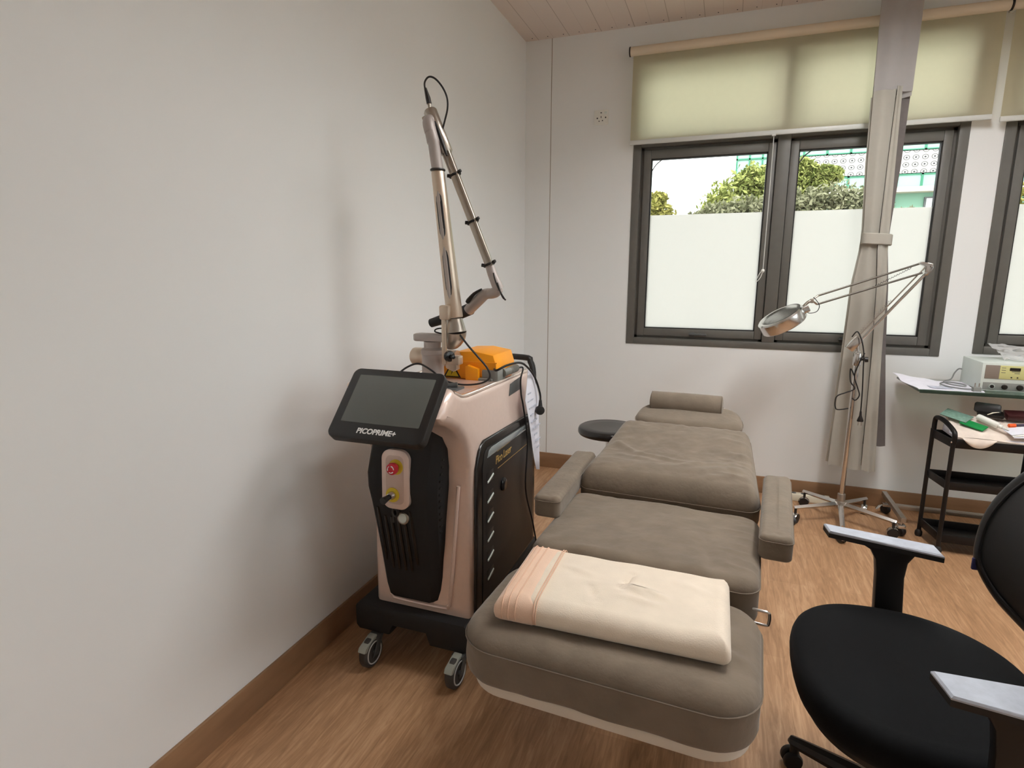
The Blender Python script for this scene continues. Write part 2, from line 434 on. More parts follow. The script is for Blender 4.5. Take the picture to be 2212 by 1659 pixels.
def rrect(hw, hl, r, nc=10, ns=10, taper=0.0):
    """closed outline of a rounded rectangle, always the same vertex count"""
    r = max(min(r, hw - 1e-4, hl - 1e-4), 1e-4); P = []
    cs = [(hw - r, hl - r, 0), (-hw + r, hl - r, PI / 2), (-hw + r, -hl + r, PI), (hw - r, -hl + r, 1.5 * PI)]
    for i, (cx, cy, a0) in enumerate(cs):
        for k in range(nc + 1):
            a = a0 + PI / 2 * k / nc; P.append((cx + r * math.cos(a), cy + r * math.sin(a)))
        nx, ny, na = cs[(i + 1) % 4]
        e0 = P[-1]; e1 = (nx + r * math.cos(na), ny + r * math.sin(na))
        for k in range(1, ns): P.append((e0[0] + (e1[0] - e0[0]) * k / ns, e0[1] + (e1[1] - e0[1]) * k / ns))
    if taper: P = [(x * (1 - taper * (y / (2 * hl) + .5)), y) for x, y in P]
    return P
def cushion(b, T, w, l, h, r, er=0.03, puff=0.015, taper=0.0, disp=None, side=None, nc=10, ns=14, rings=18, erb=None, pw=2.5):
    hw, hl = w / 2, l / 2; erb = er * .6 if erb is None else erb
    R = []
    def ring(d, z, top=0.0):
        out = []
        for x, y in rrect(hw - d, hl - d, r - d if r - d > .004 else .004, nc, ns, taper):
            zz = z
            if top:
                zz += top * puff * max(0, 1 - abs(x / hw) ** pw) * max(0, 1 - abs(y / hl) ** pw)
                if disp: zz += top * disp(x, y)
            if side and not top:
                dx, dy = side(x, y, z); x += dx; y += dy
            out.append(Vector((x, y, zz)))
        R.append(out)
    ring(erb + .02, 0)
    for k in range(4): a = PI / 2 * k / 3; ring(erb * (1 - math.sin(a)), erb * (1 - math.cos(a)))
    for k in range(1, 4): ring(0, erb + (h - er - erb) * k / 4)
    for k in range(6): a = PI / 2 * k / 5; ring(er * (1 - math.cos(a)), h - er + er * math.sin(a), top=.001 + math.sin(a) ** 2)
    m = min(hw, hl)
    for k in range(1, rings + 1): ring(er + (m - er - .004) * (k / rings), h, top=1)
    return b.rings(R, T=T)
def ridge(x, y, a, c, amp, wd):
    ax, ay = a; bx, by = c; dx, dy = bx - ax, by - ay; L2 = dx * dx + dy * dy
    t = max(0, min(1, ((x - ax) * dx + (y - ay) * dy) / L2)); px, py = ax + t * dx, ay + t * dy
    d2 = (x - px) ** 2 + (y - py) ** 2
    return amp * math.exp(-d2 / (wd * wd)) * (1 - .5 * abs(2 * t - 1))
def wob(x, y, s, amp, off=0.0): return amp * noise.noise(Vector((x * s + off, y * s, off)))

# ------------------------------------------------------------------ camera, sky, sun
def cam_setup():
    f, yaw, pitch, roll = 1252.9, math.radians(-20.0265), math.radians(10.6182), math.radians(.2129)
    fw = Vector((math.sin(yaw) * math.cos(pitch), math.cos(yaw) * math.cos(pitch), -math.sin(pitch)))
    r = Vector((math.cos(yaw), -math.sin(yaw), 0)); u = r.cross(fw)
    r2 = r * math.cos(roll) + u * math.sin(roll); u2 = -r * math.sin(roll) + u * math.cos(roll)
    c = bpy.data.cameras.new('camera'); c.sensor_width = 36; c.sensor_fit = 'HORIZONTAL'; c.lens = f / 2212 * 36
    c.clip_start = .02; c.clip_end = 300
    o = bpy.data.objects.new('camera', c); COL.objects.link(o)
    o.matrix_world = Matrix(((r2.x, u2.x, -fw.x, 1.3571), (r2.y, u2.y, -fw.y, -3.971), (r2.z, u2.z, -fw.z, 1.4), (0, 0, 0, 1)))
    SC.camera = o
cam_setup()
W = bpy.data.worlds.new('sky'); SC.world = W; W.use_nodes = True
wt = W.node_tree; bg = wt.nodes['Background']
bg.inputs['Color'].default_value = (0.93, 0.97, 1.0, 1); bg.inputs['Strength'].default_value = 3.2
sun = bpy.data.lights.new('sun', 'SUN'); sun.energy = 2.2; sun.angle = .02; sun.color = (1, .95, .86)
so = bpy.data.objects.new('sun', sun); COL.objects.link(so); so.location = (2, -8, 12)
so.rotation_euler = Vector((0.25, 0.75, -0.75)).to_track_quat('-Z', 'Y').to_euler()
vs = SC.view_settings
vs.view_transform = 'Standard'; vs.look = 'None'; vs.gamma = 1; vs.exposure = 0.6; vs.use_curve_mapping = False
SC.cycles.use_denoising = True
SC.cycles.max_bounces = 10; SC.cycles.diffuse_bounces = 6; SC.cycles.transparent_max_bounces = 12
SC.cycles.sample_clamp_indirect = 6.0

# ------------------------------------------------------------------ room shell
RX, RY, H = 5.6, -5.4, 2.92
b = B().box((-.15, RY - .15, -.12), (RX + .15, .15, 0)); struct('floor', b, M['floor'], origin=(0, 0, 0))
b = B().box((-.15, RY - .15, H), (RX + .15, .15, H + .2)); ceil = struct('ceiling', b, M['ceiling'], origin=(0, 0, H))
b = B().box((-.15, RY - .15, 0), (0, .15, H)); struct('wall_left', b, M['wall'])
b = B()
for ya, yb, za, zb in ((RY - .15, -4.8, 0, H), (-4.8, -3.1, 0, .947), (-4.8, -3.1, 2.70, H), (-3.1, -2.9, 0, H), (-2.9, -1.2, 0, .947), (-2.9, -1.2, 2.70, H), (-1.2, .15, 0, H)):
    b.box((RX, ya, za), (RX + .15, yb, zb))
struct('wall_right', b, M['wall'])
b = B().box((0, RY - .15, 0), (RX, RY, H)); struct('wall_front', b, M['wall'])
W1 = (.735, 2.535, .947, 2.70); W2 = (2.69, 4.49, .972, 2.70)
b = B()
for lo, hi in (((0, 0), (.735, H)), ((.735, 0), (2.535, .947)), ((.735, 2.70), (2.535, H)), ((2.535, 0), (2.69, H)),
               ((2.69, 0), (4.49, .972)), ((2.69, 2.70), (4.49, H)), ((4.49, 0), (RX, H))):
    b.box((lo[0], 0, lo[1]), (hi[0], .15, hi[1]))
struct('wall_back', b, M['wall'])
seam = mat('wall_seam', (150, 140, 126), .7)
b = B().box((.1788, -.0012, .112), (.1828, .001, H)); struct('trim_1', b, seam)
b = B().box((0, RY, 0), (.012, 0, .112), .003); struct('baseboard_left', b, M['base'])
b = B().box((.012, -.012, 0), (RX, 0, .112), .003); struct('baseboard_back', b, M['base'])
b = B().box((RX - .012, RY, 0), (RX, -.012, .112), .003); struct('baseboard_right', b, M['base'])
b = B().lathe([(0, 0), (.0035, 0), (.003, -.002), (0, -.002)], (.057, -.042, H), seg=10)
sc0 = b.build('screw', M['cartblk'], ceil)
for k in range(1, 17):
    c = sc0.copy(); COL.objects.link(c); c.parent = ceil; c.location = (.1043 * k, .001 * (k % 3), 0)

# ------------------------------------------------------------------ windows
def window(name, x0, x1, z0, z1, T=None, film=True):
    cx = (x0 + x1) / 2 - .013
    ml, mr = cx - .036, cx + .036
    b = B(T); y0, y1 = -.006, .10; e = .004
    b.box((x0, y0, z0), (x0 + .05, y1, z1), e); b.box((x1 - .05, y0, z0), (x1, y1, z1), e)
    b.box((x0 + .05, y0, z0), (x1 - .05, y1, z0 + .043), e); b.box((x0 + .05, y0, z1 - .045), (x1 - .05, y1, z1), e)
    b.box((ml, y0, z0 + .043), (mr, y1, z1 - .045), e)
    for a, c in ((x0 + .05, ml), (mr, x1 - .05)):
        b.box((a, y0, 2.205), (c, y1, 2.272), e)
        b.box((a, .03, z0 + .043), (a + .018, y1, 2.205)); b.box((c - .018, .03, z0 + .043), (c, y1, 2.205))
        b.box((a, .03, z0 + .043), (c, y1, z0 + .058)); b.box((a, .03, 2.188), (c, y1, 2.205))
    fr = struct(name, b, M['frame'])
    gz0, gz1 = z0 + .108, 2.135
    for n, (a, c) in enumerate(((x0 + .068, ml - .003), (mr + .003, x1 - .068))):
        s = B(T); g0, g1 = a + .046, c - .044
        for lo, hi in (((a, z0 + .058), (g0, 2.188)), ((g1, z0 + .058), (c, 2.188)), ((g0, z0 + .058), (g1, gz0)), ((g0, gz1), (g1, 2.188))):
            s.box((lo[0], .012, lo[1]), (hi[0], .06, hi[1]), .004)
        sash = s.build('sash', M['frame'], fr)
        gk = B(T)
        for lo, hi in (((g0, gz0), (g0 + .006, gz1)), ((g1 - .006, gz0), (g1, gz1)), ((g0, gz0), (g1, gz0 + .006)), ((g0, gz1 - .006), (g1, gz1))):
            gk.box((lo[0], .02, lo[1]), (hi[0], .055, hi[1]))
        gk.build('gasket', M['rubber'], sash)
        B(T).box((g0, .040, gz0), (g1, .045, gz1)).build('glass_pane', M['glass'], sash)
        if film: B(T).box((g0 + .006, .0375, gz0 + .006), (g1 - .006, .0390, 1.788)).build('frosted_film', M['frost'], sash)
        B(T).tube([(g0 + .004, .03, gz1 - .075), (g0 + .03, .028, gz1 - .035), (g0 + .07, .026, gz1 - .003)], .0035, 8, smooth=4).build('corner_stay', M['dgrey'], sash)
        h = B(T); hx = (a + c) / 2
        h.box((hx - .05, -.012, z0 + .07), (hx + .06, .013, z0 + .082), .004); h.box((hx - .045, .0, z0 + .06), (hx - .015, .014, z0 + .09), .003)
        h.build('window_handle', M['dgrey'], sash)
        q0, q1 = (x0 + .05, ml) if n == 0 else (mr, x1 - .05)
        B(T).box((q0, .040, 2.272), (q1, .045, z1 - .045)).build('glass_pane', M['glass'], fr)
    return fr
window('window_1', *W1); window('window_2', *W2)
TR_ = Matrix(((0, 1, 0, RX), (-1, 0, 0, 0), (0, 0, 1, 0), (0, 0, 0, 1)))
window('fill_window_1', 1.2, 2.9, .947, 2.70, TR_, False); window('fill_window_2', 3.1, 4.8, .947, 2.70, TR_, False)  # unseen windows, added to bring soft daylight in from the right

# ------------------------------------------------------------------ roller blinds
def blind(x0, x1, zb, zt, label, cord=None):
    r = thing('roller_blind', label, 'blind', ((x0 + x1) / 2, -.06, zb), 'roller blinds above the windows')
    B().cyl((x0 - .018, -.062, zt), (x1 + .012, -.062, zt), .027, seg=24, bev=.004).build('roller_tube', M['tube'], r)
    B().cyl((x0 - .024, -.062, zt), (x0 - .017, -.062, zt), .0285, seg=24).build('end_cap', M['blackp'], r)
    for xx in (x0 - .012, x1 - .02):
        B().box((xx, -.05, zt - .02), (xx + .02, 0.0, zt + .035), .003).build('wall_bracket', M['blindbar'], r)
    B().grid(lambda u, v: (x0 + (x1 - x0) * u, -.060 + .004 * math.sin(u * 9) * (1 - v), zb + .02 + (zt - .01 - zb - .02) * v), 40, 8).build('blind_fabric', M['blind'], r)
    B().box((x0 - .002, -.068, zb), (x1 + .002, -.052, zb + .027), .004).build('bottom_bar', M['blindbar'], r)
    if cord:
        cx, z1 = cord
        c = B().tube([(cx, -.072, zb + .006), (cx + .001, -.07, (zb + z1) / 2), (cx, -.072, z1)], .0022, 8, smooth=6).build('pull_cord', M['blindbar'], r)
        B().box((cx - .012, -.078, zb - .008), (cx + .012, -.066, zb + .004), .003).build('cord_clip', M['blindbar'], c)
        k = B(); k.lathe([(0, 0), (.008, .004), (.011, .012), (.007, .022), (0, .024)], (cx, -.072, z1 - .02), seg=14)
        k.tube([(cx, -.072, z1), (cx - .02, -.072, z1 - .03), (cx - .034, -.073, z1 - .075), (cx - .012, -.072, z1 - .05), (cx, -.072, z1 - .012)], .0022, 8, smooth=6)
        k.build('cord_knot', M['whitepl'], c)
blind(.722, 2.602, 2.212, 2.757, 'wide beige roller blind half lowered over the two sash window, white pull cord', (1.557, 1.44))
blind(2.640, 4.52, 2.197, 2.757, 'beige roller blind cut off by the right edge, over the second window')

# ------------------------------------------------------------------ gathered curtain
def interp(tab, z):
    for (z0, v0), (z1, v1) in zip(tab, tab[1:]):
        if (z0 - z) * (z1 - z) <= 0: return v0 + (v1 - v0) * ((z - z0) / (z1 - z0) if z1 != z0 else 0)
    return tab[-1][1]
cu = thing('privacy_curtain', 'tall pale cubicle curtain tied together in front of the window, sheer white top', 'curtain', (2.12, -.2, .29))
TL = [(2.92, 2.012), (2.37, 2.020), (2.0, 2.028), (1.64, 2.046), (1.56, 2.046), (1.34, 2.020), (.97, 2.012), (.29, 1.994)]
TM = [(2.92, 2.12), (2.37, 2.122), (2.0, 2.118), (1.64, 2.118), (1.56, 2.116), (1.34, 2.135), (.97, 2.15), (.29, 2.165)]
TR = [(2.92, 2.16), (2.37, 2.148), (2.0, 2.156), (1.64, 2.166), (1.56, 2.166), (1.34, 2.186), (.97, 2.20), (.29, 2.238)]
TG = [(2.92, 2.206), (2.37, 2.200), (2.0, 2.195), (1.64, 2.180), (1.56, 2.180), (1.34, 2.205), (.97, 2.232), (.43, 2.288)]
def panel(l, r, z0, z1, y0, y1, amp, ph, nu=14, nv=30, th=.002):
    def fn(u, v):
        z = z0 + (z1 - z0) * v; a = interp(l, z); c = interp(r, z)
        w = 1 + .6 * max(0, 1.6 - z)
        return (a + (c - a) * u, y0 + (y1 - y0) * u + amp * w * math.sin(u * 2.2 * PI + ph + z * .7) + .004 * noise.noise(Vector((u * 4, z * 5, ph))), z + .006 * math.sin(u * 5 + ph) * (1 if v in (0, ) else 0))
    return B().grid(fn, nu, nv, th, (0, -1, 0))
panel(TL, TM, .29, 2.365, -.212, -.222, .006, 0.3).build('front_fold', M['curt'], cu)
panel(TM, TR, .285, 2.375, -.236, -.222, .004, 1.4, nu=8).build('right_fold', M['curt'], cu)
panel([(z, x - .006) for z, x in TL], TR, .30, 2.34, -.178, -.186, .012, 2.2).build('back_fold', M['curt'], cu)
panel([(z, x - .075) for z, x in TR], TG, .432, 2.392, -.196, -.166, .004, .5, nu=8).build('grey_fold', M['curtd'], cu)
panel(TL, TG, 2.36, 2.915, -.214, -.20, .010, .2).build('sheer_top', M['sheer'], cu)
panel(TL, TG, 2.33, 2.915, -.184, -.18, .010, 1.7).build('sheer_back', M['sheer'], cu)
tie = []
for zz, g in ((1.572, 0), (1.576, .004), (1.628, .004), (1.632, 0)):
    tie.append([Vector((2.113 + (.070 + g) * math.copysign(abs(math.cos(a)) ** .6, math.cos(a)), -.202 + (.040 + g) * math.copysign(abs(math.sin(a)) ** .7, math.sin(a)), zz - .006 * math.cos(a))) for a in [2 * PI * k / 36 for k in range(36)]])
B().rings(tie, False, False).build('tie_band', M['curt'], cu)
B().box((1.9, -.215, H - .022), (5.2, -.185, H), .004).build('curtain_track', M['lampshell'], cu)

# ------------------------------------------------------------------ wall socket
so_ = thing('wall_socket', 'white square wall socket high beside the blind', 'socket', (.520, 0, 2.36))
B().box((.474, -.010, 2.361), (.566, 0, 2.452), .004).build('face_plate', M['whitepl'], so_)
for dx, dz, w_, h_ in ((0, .028, .009, .006), (-.024, -.004, .008, .008), (.030, -.002, .008, .008), (0, .002, .004, .012), (-.012, -.022, .006, .006), (.010, -.020, .007, .006)):
    B().box((.520 + dx - w_ / 2, -.0112, 2.406 + dz - h_ / 2), (.520 + dx + w_ / 2, -.009, 2.406 + dz + h_ / 2)).build('pin_hole', M['blackp'], so_)
B().box((.541, -.014, 2.424), (.558, -.009, 2.440), .002).build('rocker_switch', M['device'], so_)

# ------------------------------------------------------------------ ceiling lamps (above and behind the view)
for lx, ly, hl, lab in ((1.5, -2.2, .22, 'short white ceiling lamp above the foot of the treatment bed'), (2.1, -1.55, .62, 'long white ceiling lamp closest to the windows'), (3.8, -2.2, .62, 'long white ceiling lamp over the right side of the room')):
    l = thing('ceiling_light', lab, 'lamp', (lx, ly, H - .14), 'ceiling lamps')
    b = B()
    for lo, hi in (((-.16, -hl), (-.145, hl)), ((.145, -hl), (.16, hl)), ((-.145, -hl), (.145, -hl + .015)), ((-.145, hl - .015), (.145, hl))):
        b.box((lx + lo[0], ly + lo[1], H - .14), (lx + hi[0], ly + hi[1], H), .003)
    b.build('lamp_housing', M['lampshell'], l)
    B().box((lx - .14, ly - hl + .02, H - .045), (lx + .14, ly + hl - .02, H - .035), .004).build('diffuser', M['lampglow'], l)

# ------------------------------------------------------------------ outside
b = B().box((-40, -40, -.5), (60, 70, -.3)); g = b.build('ground', M['ground']); g['kind'] = 'structure'
bd = thing('building', 'pale mint green building with ring patterned facade behind the trees', 'building', (12, 34, -.3))
B().box((1.5, 28.2, -.3), (26, 40, 11)).build('wall', M['bwall'], bd)
B().box((1.4, 28.0, 5.97), (26, 28.25, 6.99)).build('ring_panel', M['ring'], bd)
for z0, z1 in ((6.99, 7.95), (5.37, 5.97)):
    st = B().box((1.4, 28.05, z0), (26, 28.22, z1)).build('glass_strip', M['gglass'], bd)
    b = B()
    for k in range(26): b.box((1.4 + .98 * k, 28.0, z0), (1.4 + .98 * k + .09, 28.06, z1))
    b.box((1.4, 28.0, z0 - .03), (26, 28.06, z0 + .05)); b.box((1.4, 28.0, z1 - .05), (26, 28.06, z1 + .03))
    b.build('mullion_grid', M['gframe'], st)
st = B().box((1.38, 27.9, 5.9), (3.2, 28.1, 8.6)).build('glass_bay', M['gglass'], bd)
b = B()
for k in range(4): b.box((1.38 + .58 * k, 27.84, 5.9), (1.38 + .58 * k + .07, 27.92, 8.6))
for k in range(4): b.box((1.38, 27.84, 6.2 + .75 * k), (3.2, 27.92, 6.27 + .75 * k))
b.build('mullion_grid', M['gframe'], st)
B().box((1.4, 27.6, 5.15), (26, 28.2, 5.37)).build('canopy_band', M['bband'], bd)
for k in range(12):
    wx = 1.9 + 1.9 * k
    w_ = B().box((wx, 28.1, 4.0), (wx + .75, 28.25, 4.95)).build('window', M['dgrey'], bd)
    B().box((wx + .07, 28.06, 4.0), (wx + .68, 28.12, 4.88)).build('pane', M['device'], w_)
def tree(label, leafm, blobs, size, n, trunk):
    x, y, z = trunk
    t = thing('tree', label, 'tree', (x, y, -.3), 'trees outside the window')
    b = B(); b.tube([(x, y, -.3), (x + .05, y, z * .5), (x, y + .03, z)], [.12, .09, .05], 8, smooth=4)
    for bx, by, bz, br in blobs: b.tube([(x, y + .02, z * .7), ((x + bx) / 2, (y + by) / 2, (z * .7 + bz) / 2), (bx, by, bz)], [.05, .035, .012], 6, smooth=3)
    b.build('trunk', M['bark'], t)
    bm = bmesh.new()
    for bx, by, bz, br in blobs:
        for k in range(n):
            d = Vector((random.gauss(0, 1), random.gauss(0, 1), random.gauss(0, 1))).normalized()
            rad = br * (random.random() ** .45) * (1 + .35 * noise.noise(d * 2.3 + Vector((bx, by, bz))))
            p = Vector((bx, by, bz)) + Vector((d.x * 1.15, d.y, d.z * .9)) * rad
            u = Vector((random.gauss(0, 1), random.gauss(0, 1), random.gauss(0, 1))).normalized()
            v = u.orthogonal().normalized(); s = size * random.uniform(.6, 1.3)
            bm.faces.new([bm.verts.new(p + q) for q in (-u * s, v * s * .5, u * s, -v * s * .5)])
    bb = B(); bb.bm.free(); bb.bm = bm
    bb.build('foliage', leafm, t)
tree('bright green bushy tree in the middle of the window view', M['leafb'],
     [(1.46, 11.2, 3.15, 0.66), (1.81, 11.2, 3.55, 0.43), (1.11, 11.2, 2.94, 0.45), (2.31, 11.3, 3.21, 0.66), (2.81, 11.3, 3.76, 0.3), (2.57, 11.3, 3.47, 0.43), (3.32, 11.4, 3.63, 0.28), (3.1, 11.4, 3.42, 0.32), (1.93, 11.2, 2.89, 0.64)], .068, 1500, (1.8, 11.3, 2.6))
tree('low olive tree in front of the bright tree, seen just over the frosted film', M['leafd'],
     [(.62, 9.6, 2.52, .26), (1.05, 9.6, 2.62, .36), (1.6, 9.6, 2.68, .42), (2.2, 9.6, 2.7, .42), (2.8, 9.6, 2.78, .44), (3.35, 9.6, 2.86, .46), (3.8, 9.6, 2.75, .4), (4.5, 9.6, 2.45, .33)], .06, 1100, (2.4, 9.6, 2.2))
tree('yellow green tree at the left edge of the window view', M['leafy'],
     [(-.5, 10, 2.9, .42), (-.2, 10, 2.75, .3), (-.75, 10, 2.6, .5), (-.22, 10, 3.12, .16)], .06, 900, (-.55, 10, 2.2))
tree('yellow green tree at the right edge, seen through the second window', M['leafy'],
     [(6.0, 9.8, 2.6, .5), (6.5, 9.8, 2.9, .5), (7.2, 9.8, 2.7, .5)], .06, 700, (6.5, 9.8, 2.2))

# ------------------------------------------------------------------ treatment bed
BA = -.05
BT = Matrix.Translation((1.18, -2.17, 0)) @ Matrix.Rotation(BA, 4, 'Z')
bed = thing('treatment_bed', 'taupe velour facial treatment bed with padded armrests, in the middle of the room', 'bed', (1.18, -1.9, 0))
def piping(T, w, l, z, r, taper=0.0, rad=.0022, side_out=.001):
    P = [T @ Vector((x, y, z)) for x, y in rrect(w / 2 + side_out, l / 2 + side_out, r, 8, 8, taper)]
    return B().tube(P, rad, 6, closed=True, cap=False)
# seat
Ts = BT @ Matrix.Translation((0, -.008, .47))
def seat_disp(x, y):
    d = wob(x, y, 7, .006) + wob(x, y, 19, .0022, 4) + wob(x, y, 38, .0012, 2) + ridge(x, y, (.20, -.22), (.17, .02), -.007, .014) + ridge(x, y, (-.28, -.20), (-.22, -.17), .006, .02) + ridge(x, y, (-.20, -.23), (-.13, -.21), .006, .016)
    for k in range(9):
        q = (.2, .9, .5, 1, .3, .8, 1, .4, .7)[k]; d += q * (ridge(x, y, (.215 + .04 * (k % 3) * .6, -.205 + .047 * k), (.318, -.225 + .05 * k), .0045, .009) - ridge(x, y, (.25, -.19 + .047 * k), (.318, -.205 + .047 * k), .0025, .009))
    return d
b = B(); cushion(b, Ts, .652, .485, .132, .055, er=.034, puff=.012, disp=seat_disp, rings=40, ns=52)
sc_ = b.build('seat', M['taupe'], bed); piping(Ts, .652, .485, .100, .055).build('seam', M['taupe_seam'], sc_)
# foot cushion
Tf = BT @ Matrix.Translation((-.015, -.456, .412))
def foot_disp(x, y):
    return wob(x, y, 6, .006, 2) + wob(x, y, 17, .0024, 9) + wob(x, y, 36, .0012, 4) + ridge(x, y, (.24, -.03), (.31, -.06), .007, .018) + ridge(x, y, (.23, .0), (.30, -.035), -.006, .016)
def foot_side(x, y, z):
    s = .005 * noise.noise(Vector((x * 9, y * 9, z * 14))) + .002 * noise.noise(Vector((x * 25, y * 25, z * 30))); return (s, s)
b = B(); cushion(b, Tf, .702, .42, .138, .105, er=.045, puff=.008, disp=foot_disp, side=foot_side, rings=36, ns=46)
ft = b.build('foot_rest', M['taupe'], bed); piping(Tf, .702, .42, .098, .105).build('seam', M['taupe_seam'], ft)
b = B(); cushion(b, BT @ Matrix.Translation((-.012, -.452, .388)), .668, .40, .030, .10, er=.006, puff=0, rings=4)
b.build('under_board', M['board'], bed)
# backrest, tilted
TILT = math.radians(11)
Tb0 = BT @ Matrix.Translation((.004, .244, .533)) @ Matrix.Rotation(TILT, 4, 'X')
Lb = .575
Tb = Tb0 @ Matrix.Translation((0, Lb / 2, 0))
def back_disp(x, y):
    v = y + Lb / 2
    d = .024 * math.exp(-((v - .09) / .10) ** 2) - .020 * math.exp(-((v - .30) / .13) ** 2) * (1 - (x / .33) ** 2)
    for a, c, am, wd in (((-.24, .31), (-.12, .22), .012, .018), ((-.14, .225), (-.02, .185), .013, .016), ((-.03, .185), (.10, .165), .010, .016),
                         ((.06, .14), (.22, .24), .011, .02), ((.08, .10), (.27, .19), .009, .022), ((-.20, .20), (-.06, .15), .007, .018),
                         ((.17, .25), (.27, .33), .006, .016), ((-.26, .25), (-.20, .36), .006, .014), ((.12, .06), (.26, .11), .006, .016),
                         ((-.10, .26), (.12, .225), -.006, .022), ((.22, .03), (.29, .04), -.005, .012), ((-.05, .10), (.06, .13), .004, .016)):
        d += ridge(x, v, a, c, am, wd)
    for k in range(8):
        q = (.9, .4, 1, .6, 1, .3, .8, .5)[k]; d += q * ridge(x, v, (.17 + .05 * (k % 3) * .6, .11 + .055 * k), (.30 - .09 * v, .085 + .055 * k), .006, .010)
        d += ridge(x, v, (-.20, .08 + .055 * k), (-.30 + .09 * v, .06 + .055 * k), .003, .010)
    for k in range(5):
        d += ridge(x, v, (-.20 + .09 * k, .50 + .01 * (k % 2)), (-.18 + .09 * k, .56), .003, .012)
    return d + wob(x, v, 9, .0045, 5) + wob(x, v, 24, .0026, 3) + wob(x, v, 45, .0012, 9)
b = B(); cushion(b, Tb, .645, Lb, .128, .05, er=.048, puff=.014, taper=.17, disp=back_disp, rings=44, ns=56)
bk = b.build('backrest', M['taupe'], bed); piping(Tb, .645, Lb, .080, .05, taper=.17).build('seam', M['taupe_seam'], bk)
# head section
Th = Tb0 @ Matrix.Translation((.006, Lb + .085, .060))
b = B(); cushion(b, Th, .485, .225, .072, .10, er=.028, puff=.010, taper=.12, disp=lambda x, y: wob(x, y, 10, .003, 8), rings=14, ns=16)
hd = b.build('headrest', M['taupe'], bed); piping(Th, .485, .225, .046, .10, taper=.12).build('seam', M['taupe_seam'], hd)
# armrests
for (x0, y0, x1, y1) in ((.836, -2.205, .842, -1.64), (1.538, -2.27, 1.582, -1.69)):
    c = Vector(((x0 + x1) / 2, (y0 + y1) / 2, .598)); L_ = math.hypot(x1 - x0, y1 - y0); an = math.atan2(-(x1 - x0), y1 - y0)
    Ta = Matrix.Translation(c) @ Matrix.Rotation(an, 4, 'Z')
    b = B(); cushion(b, Ta, .090, L_, .072, .022, er=.014, puff=.005, disp=lambda x, y: wob(x, y, 16, .0035, 6) + wob(x, y, 40, .0015), rings=10, ns=18)
    a_ = b.build('armrest', M['taupe'], bed); piping(Ta, .090, L_, .057, .022, rad=.0016).build('seam', M['taupe_seam'], a_)
    b = B(); sx = 1 if x0 > 1.2 else -1
    b.box((c.x - .012, c.y - .12, .575), (c.x + .012, c.y + .12, .590), .003)
    b.tube([(c.x, c.y, .58), (c.x - sx * .02, c.y, .50), (c.x - sx * .12, c.y + .02, .455), (1.19, c.y + .02, .452)], .011, 10, smooth=5)
    b.build('armrest_bracket', M['steel'], a_)
b = B(); b.lathe([(0, 0), (.016, .002), (.018, .014), (.012, .024), (0, .026)], (1.603, -1.93, .590), (1, .2, .3), 14)
b.tube([(1.60, -1.93, .60), (1.615, -1.945, .575), (1.618, -1.95, .545)], .006, 8); b.build('adjusting_knob', M['blackp'], bed)
b = B(); b.tube([(1.478, -2.432, .494), (1.512, -2.437, .494), (1.520, -2.437, .500), (1.520, -2.437, .526), (1.512, -2.437, .532), (1.478, -2.432, .532)], .004, 8, smooth=3)
b.build('metal_loop', M['chrome'], bed)
b = B()
b.box((1.0, -2.30, .0), (1.38, -1.35, .045), .012); b.box((1.08, -2.05, .045), (1.30, -1.62, .40), .02)
b.box((.98, -2.78, .36), (1.06, -1.45, .390), .004); b.box((1.30, -2.78, .36), (1.38, -1.45, .390), .004)
b.box((.98, -2.40, .39), (1.06, -1.94, .468), .004); b.box((1.30, -2.40, .39), (1.38, -1.94, .468), .004)
b.tube([(1.02, -1.94, .40), (1.03, -1.35, .58)], .018, 10); b.tube([(1.34, -1.94, .40), (1.35, -1.35, .58)], .018, 10)
b.tube([(1.10, -1.42, .62), (1.11, -1.20, .70)], .012, 8); b.tube([(1.30, -1.42, .62), (1.31, -1.20, .70)], .012, 8)
b.build('pedestal', M['board'], bed)

# roll pillow on the head section
pl = thing('neck_pillow', 'taupe cylindrical neck roll lying on the headrest of the bed', 'pillow', (1.215, -1.235, .775))
d = Vector((.999, -.045, .0)); c = Vector((1.217, -1.245, .818))
prof = [(-.160, .004), (-.160, .034), (-.157, .046), (-.150, .051), (-.08, .0515), (0, .052), (.08, .0515), (.150, .051), (.157, .046), (.160, .034), (.160, .004)]
B().tube([c + d * a for a, r in prof], [r for a, r in prof], 28, smooth=0).build('cover', M['taupe'], pl)
for s in (-1, 1):
    P = [c + d * .154 * s + (Vector((0, 1, 0)) * math.cos(a) + Vector((0, 0, 1)) * math.sin(a)) * .0495 for a in [2 * PI * k / 28 for k in range(28)]]
    B().tube(P, .0018, 6, closed=True).build('seam', M['taupe_seam'], pl)

# folded blanket
bl = thing('folded_blanket', 'folded cream fleece blanket with a peach hem lying on the foot of the bed', 'blanket', (1.15, -2.64, .553))
Tk = Matrix.Translation((1.144, -2.600, .5575)) @ Matrix.Rotation(.01, 4, 'Z')
def bl_disp(x, y):
    return wob(x, y, 6, .004, 1) + wob(x, y, 15, .002, 7) + ridge(x, y, (.03, .07), (.012, -.01), -.011, .009) + ridge(x, y, (.045, .005), (.12, -.02), .009, .014) + ridge(x, y, (.02, .012), (.075, -.03), .007, .011) + ridge(x, y, (.03, -.05), (.11, -.06), .006, .012) + ridge(x, y, (-.06, -.03), (-.04, -.09), -.006, .009) + ridge(x, y, (-.14, .05), (-.08, .03), .004, .012) + ridge(x, y, (.15, .07), (.22, .04), .003, .015) + .004 * math.exp(-((x - .26) / .02) ** 2)
def skew(b_):
    for v in b_.bm.verts:
        v.co.z += -.012 * max(0, (v.co.x - 1.0)) * (1 if v.co.z > .58 else 0)
    return b_
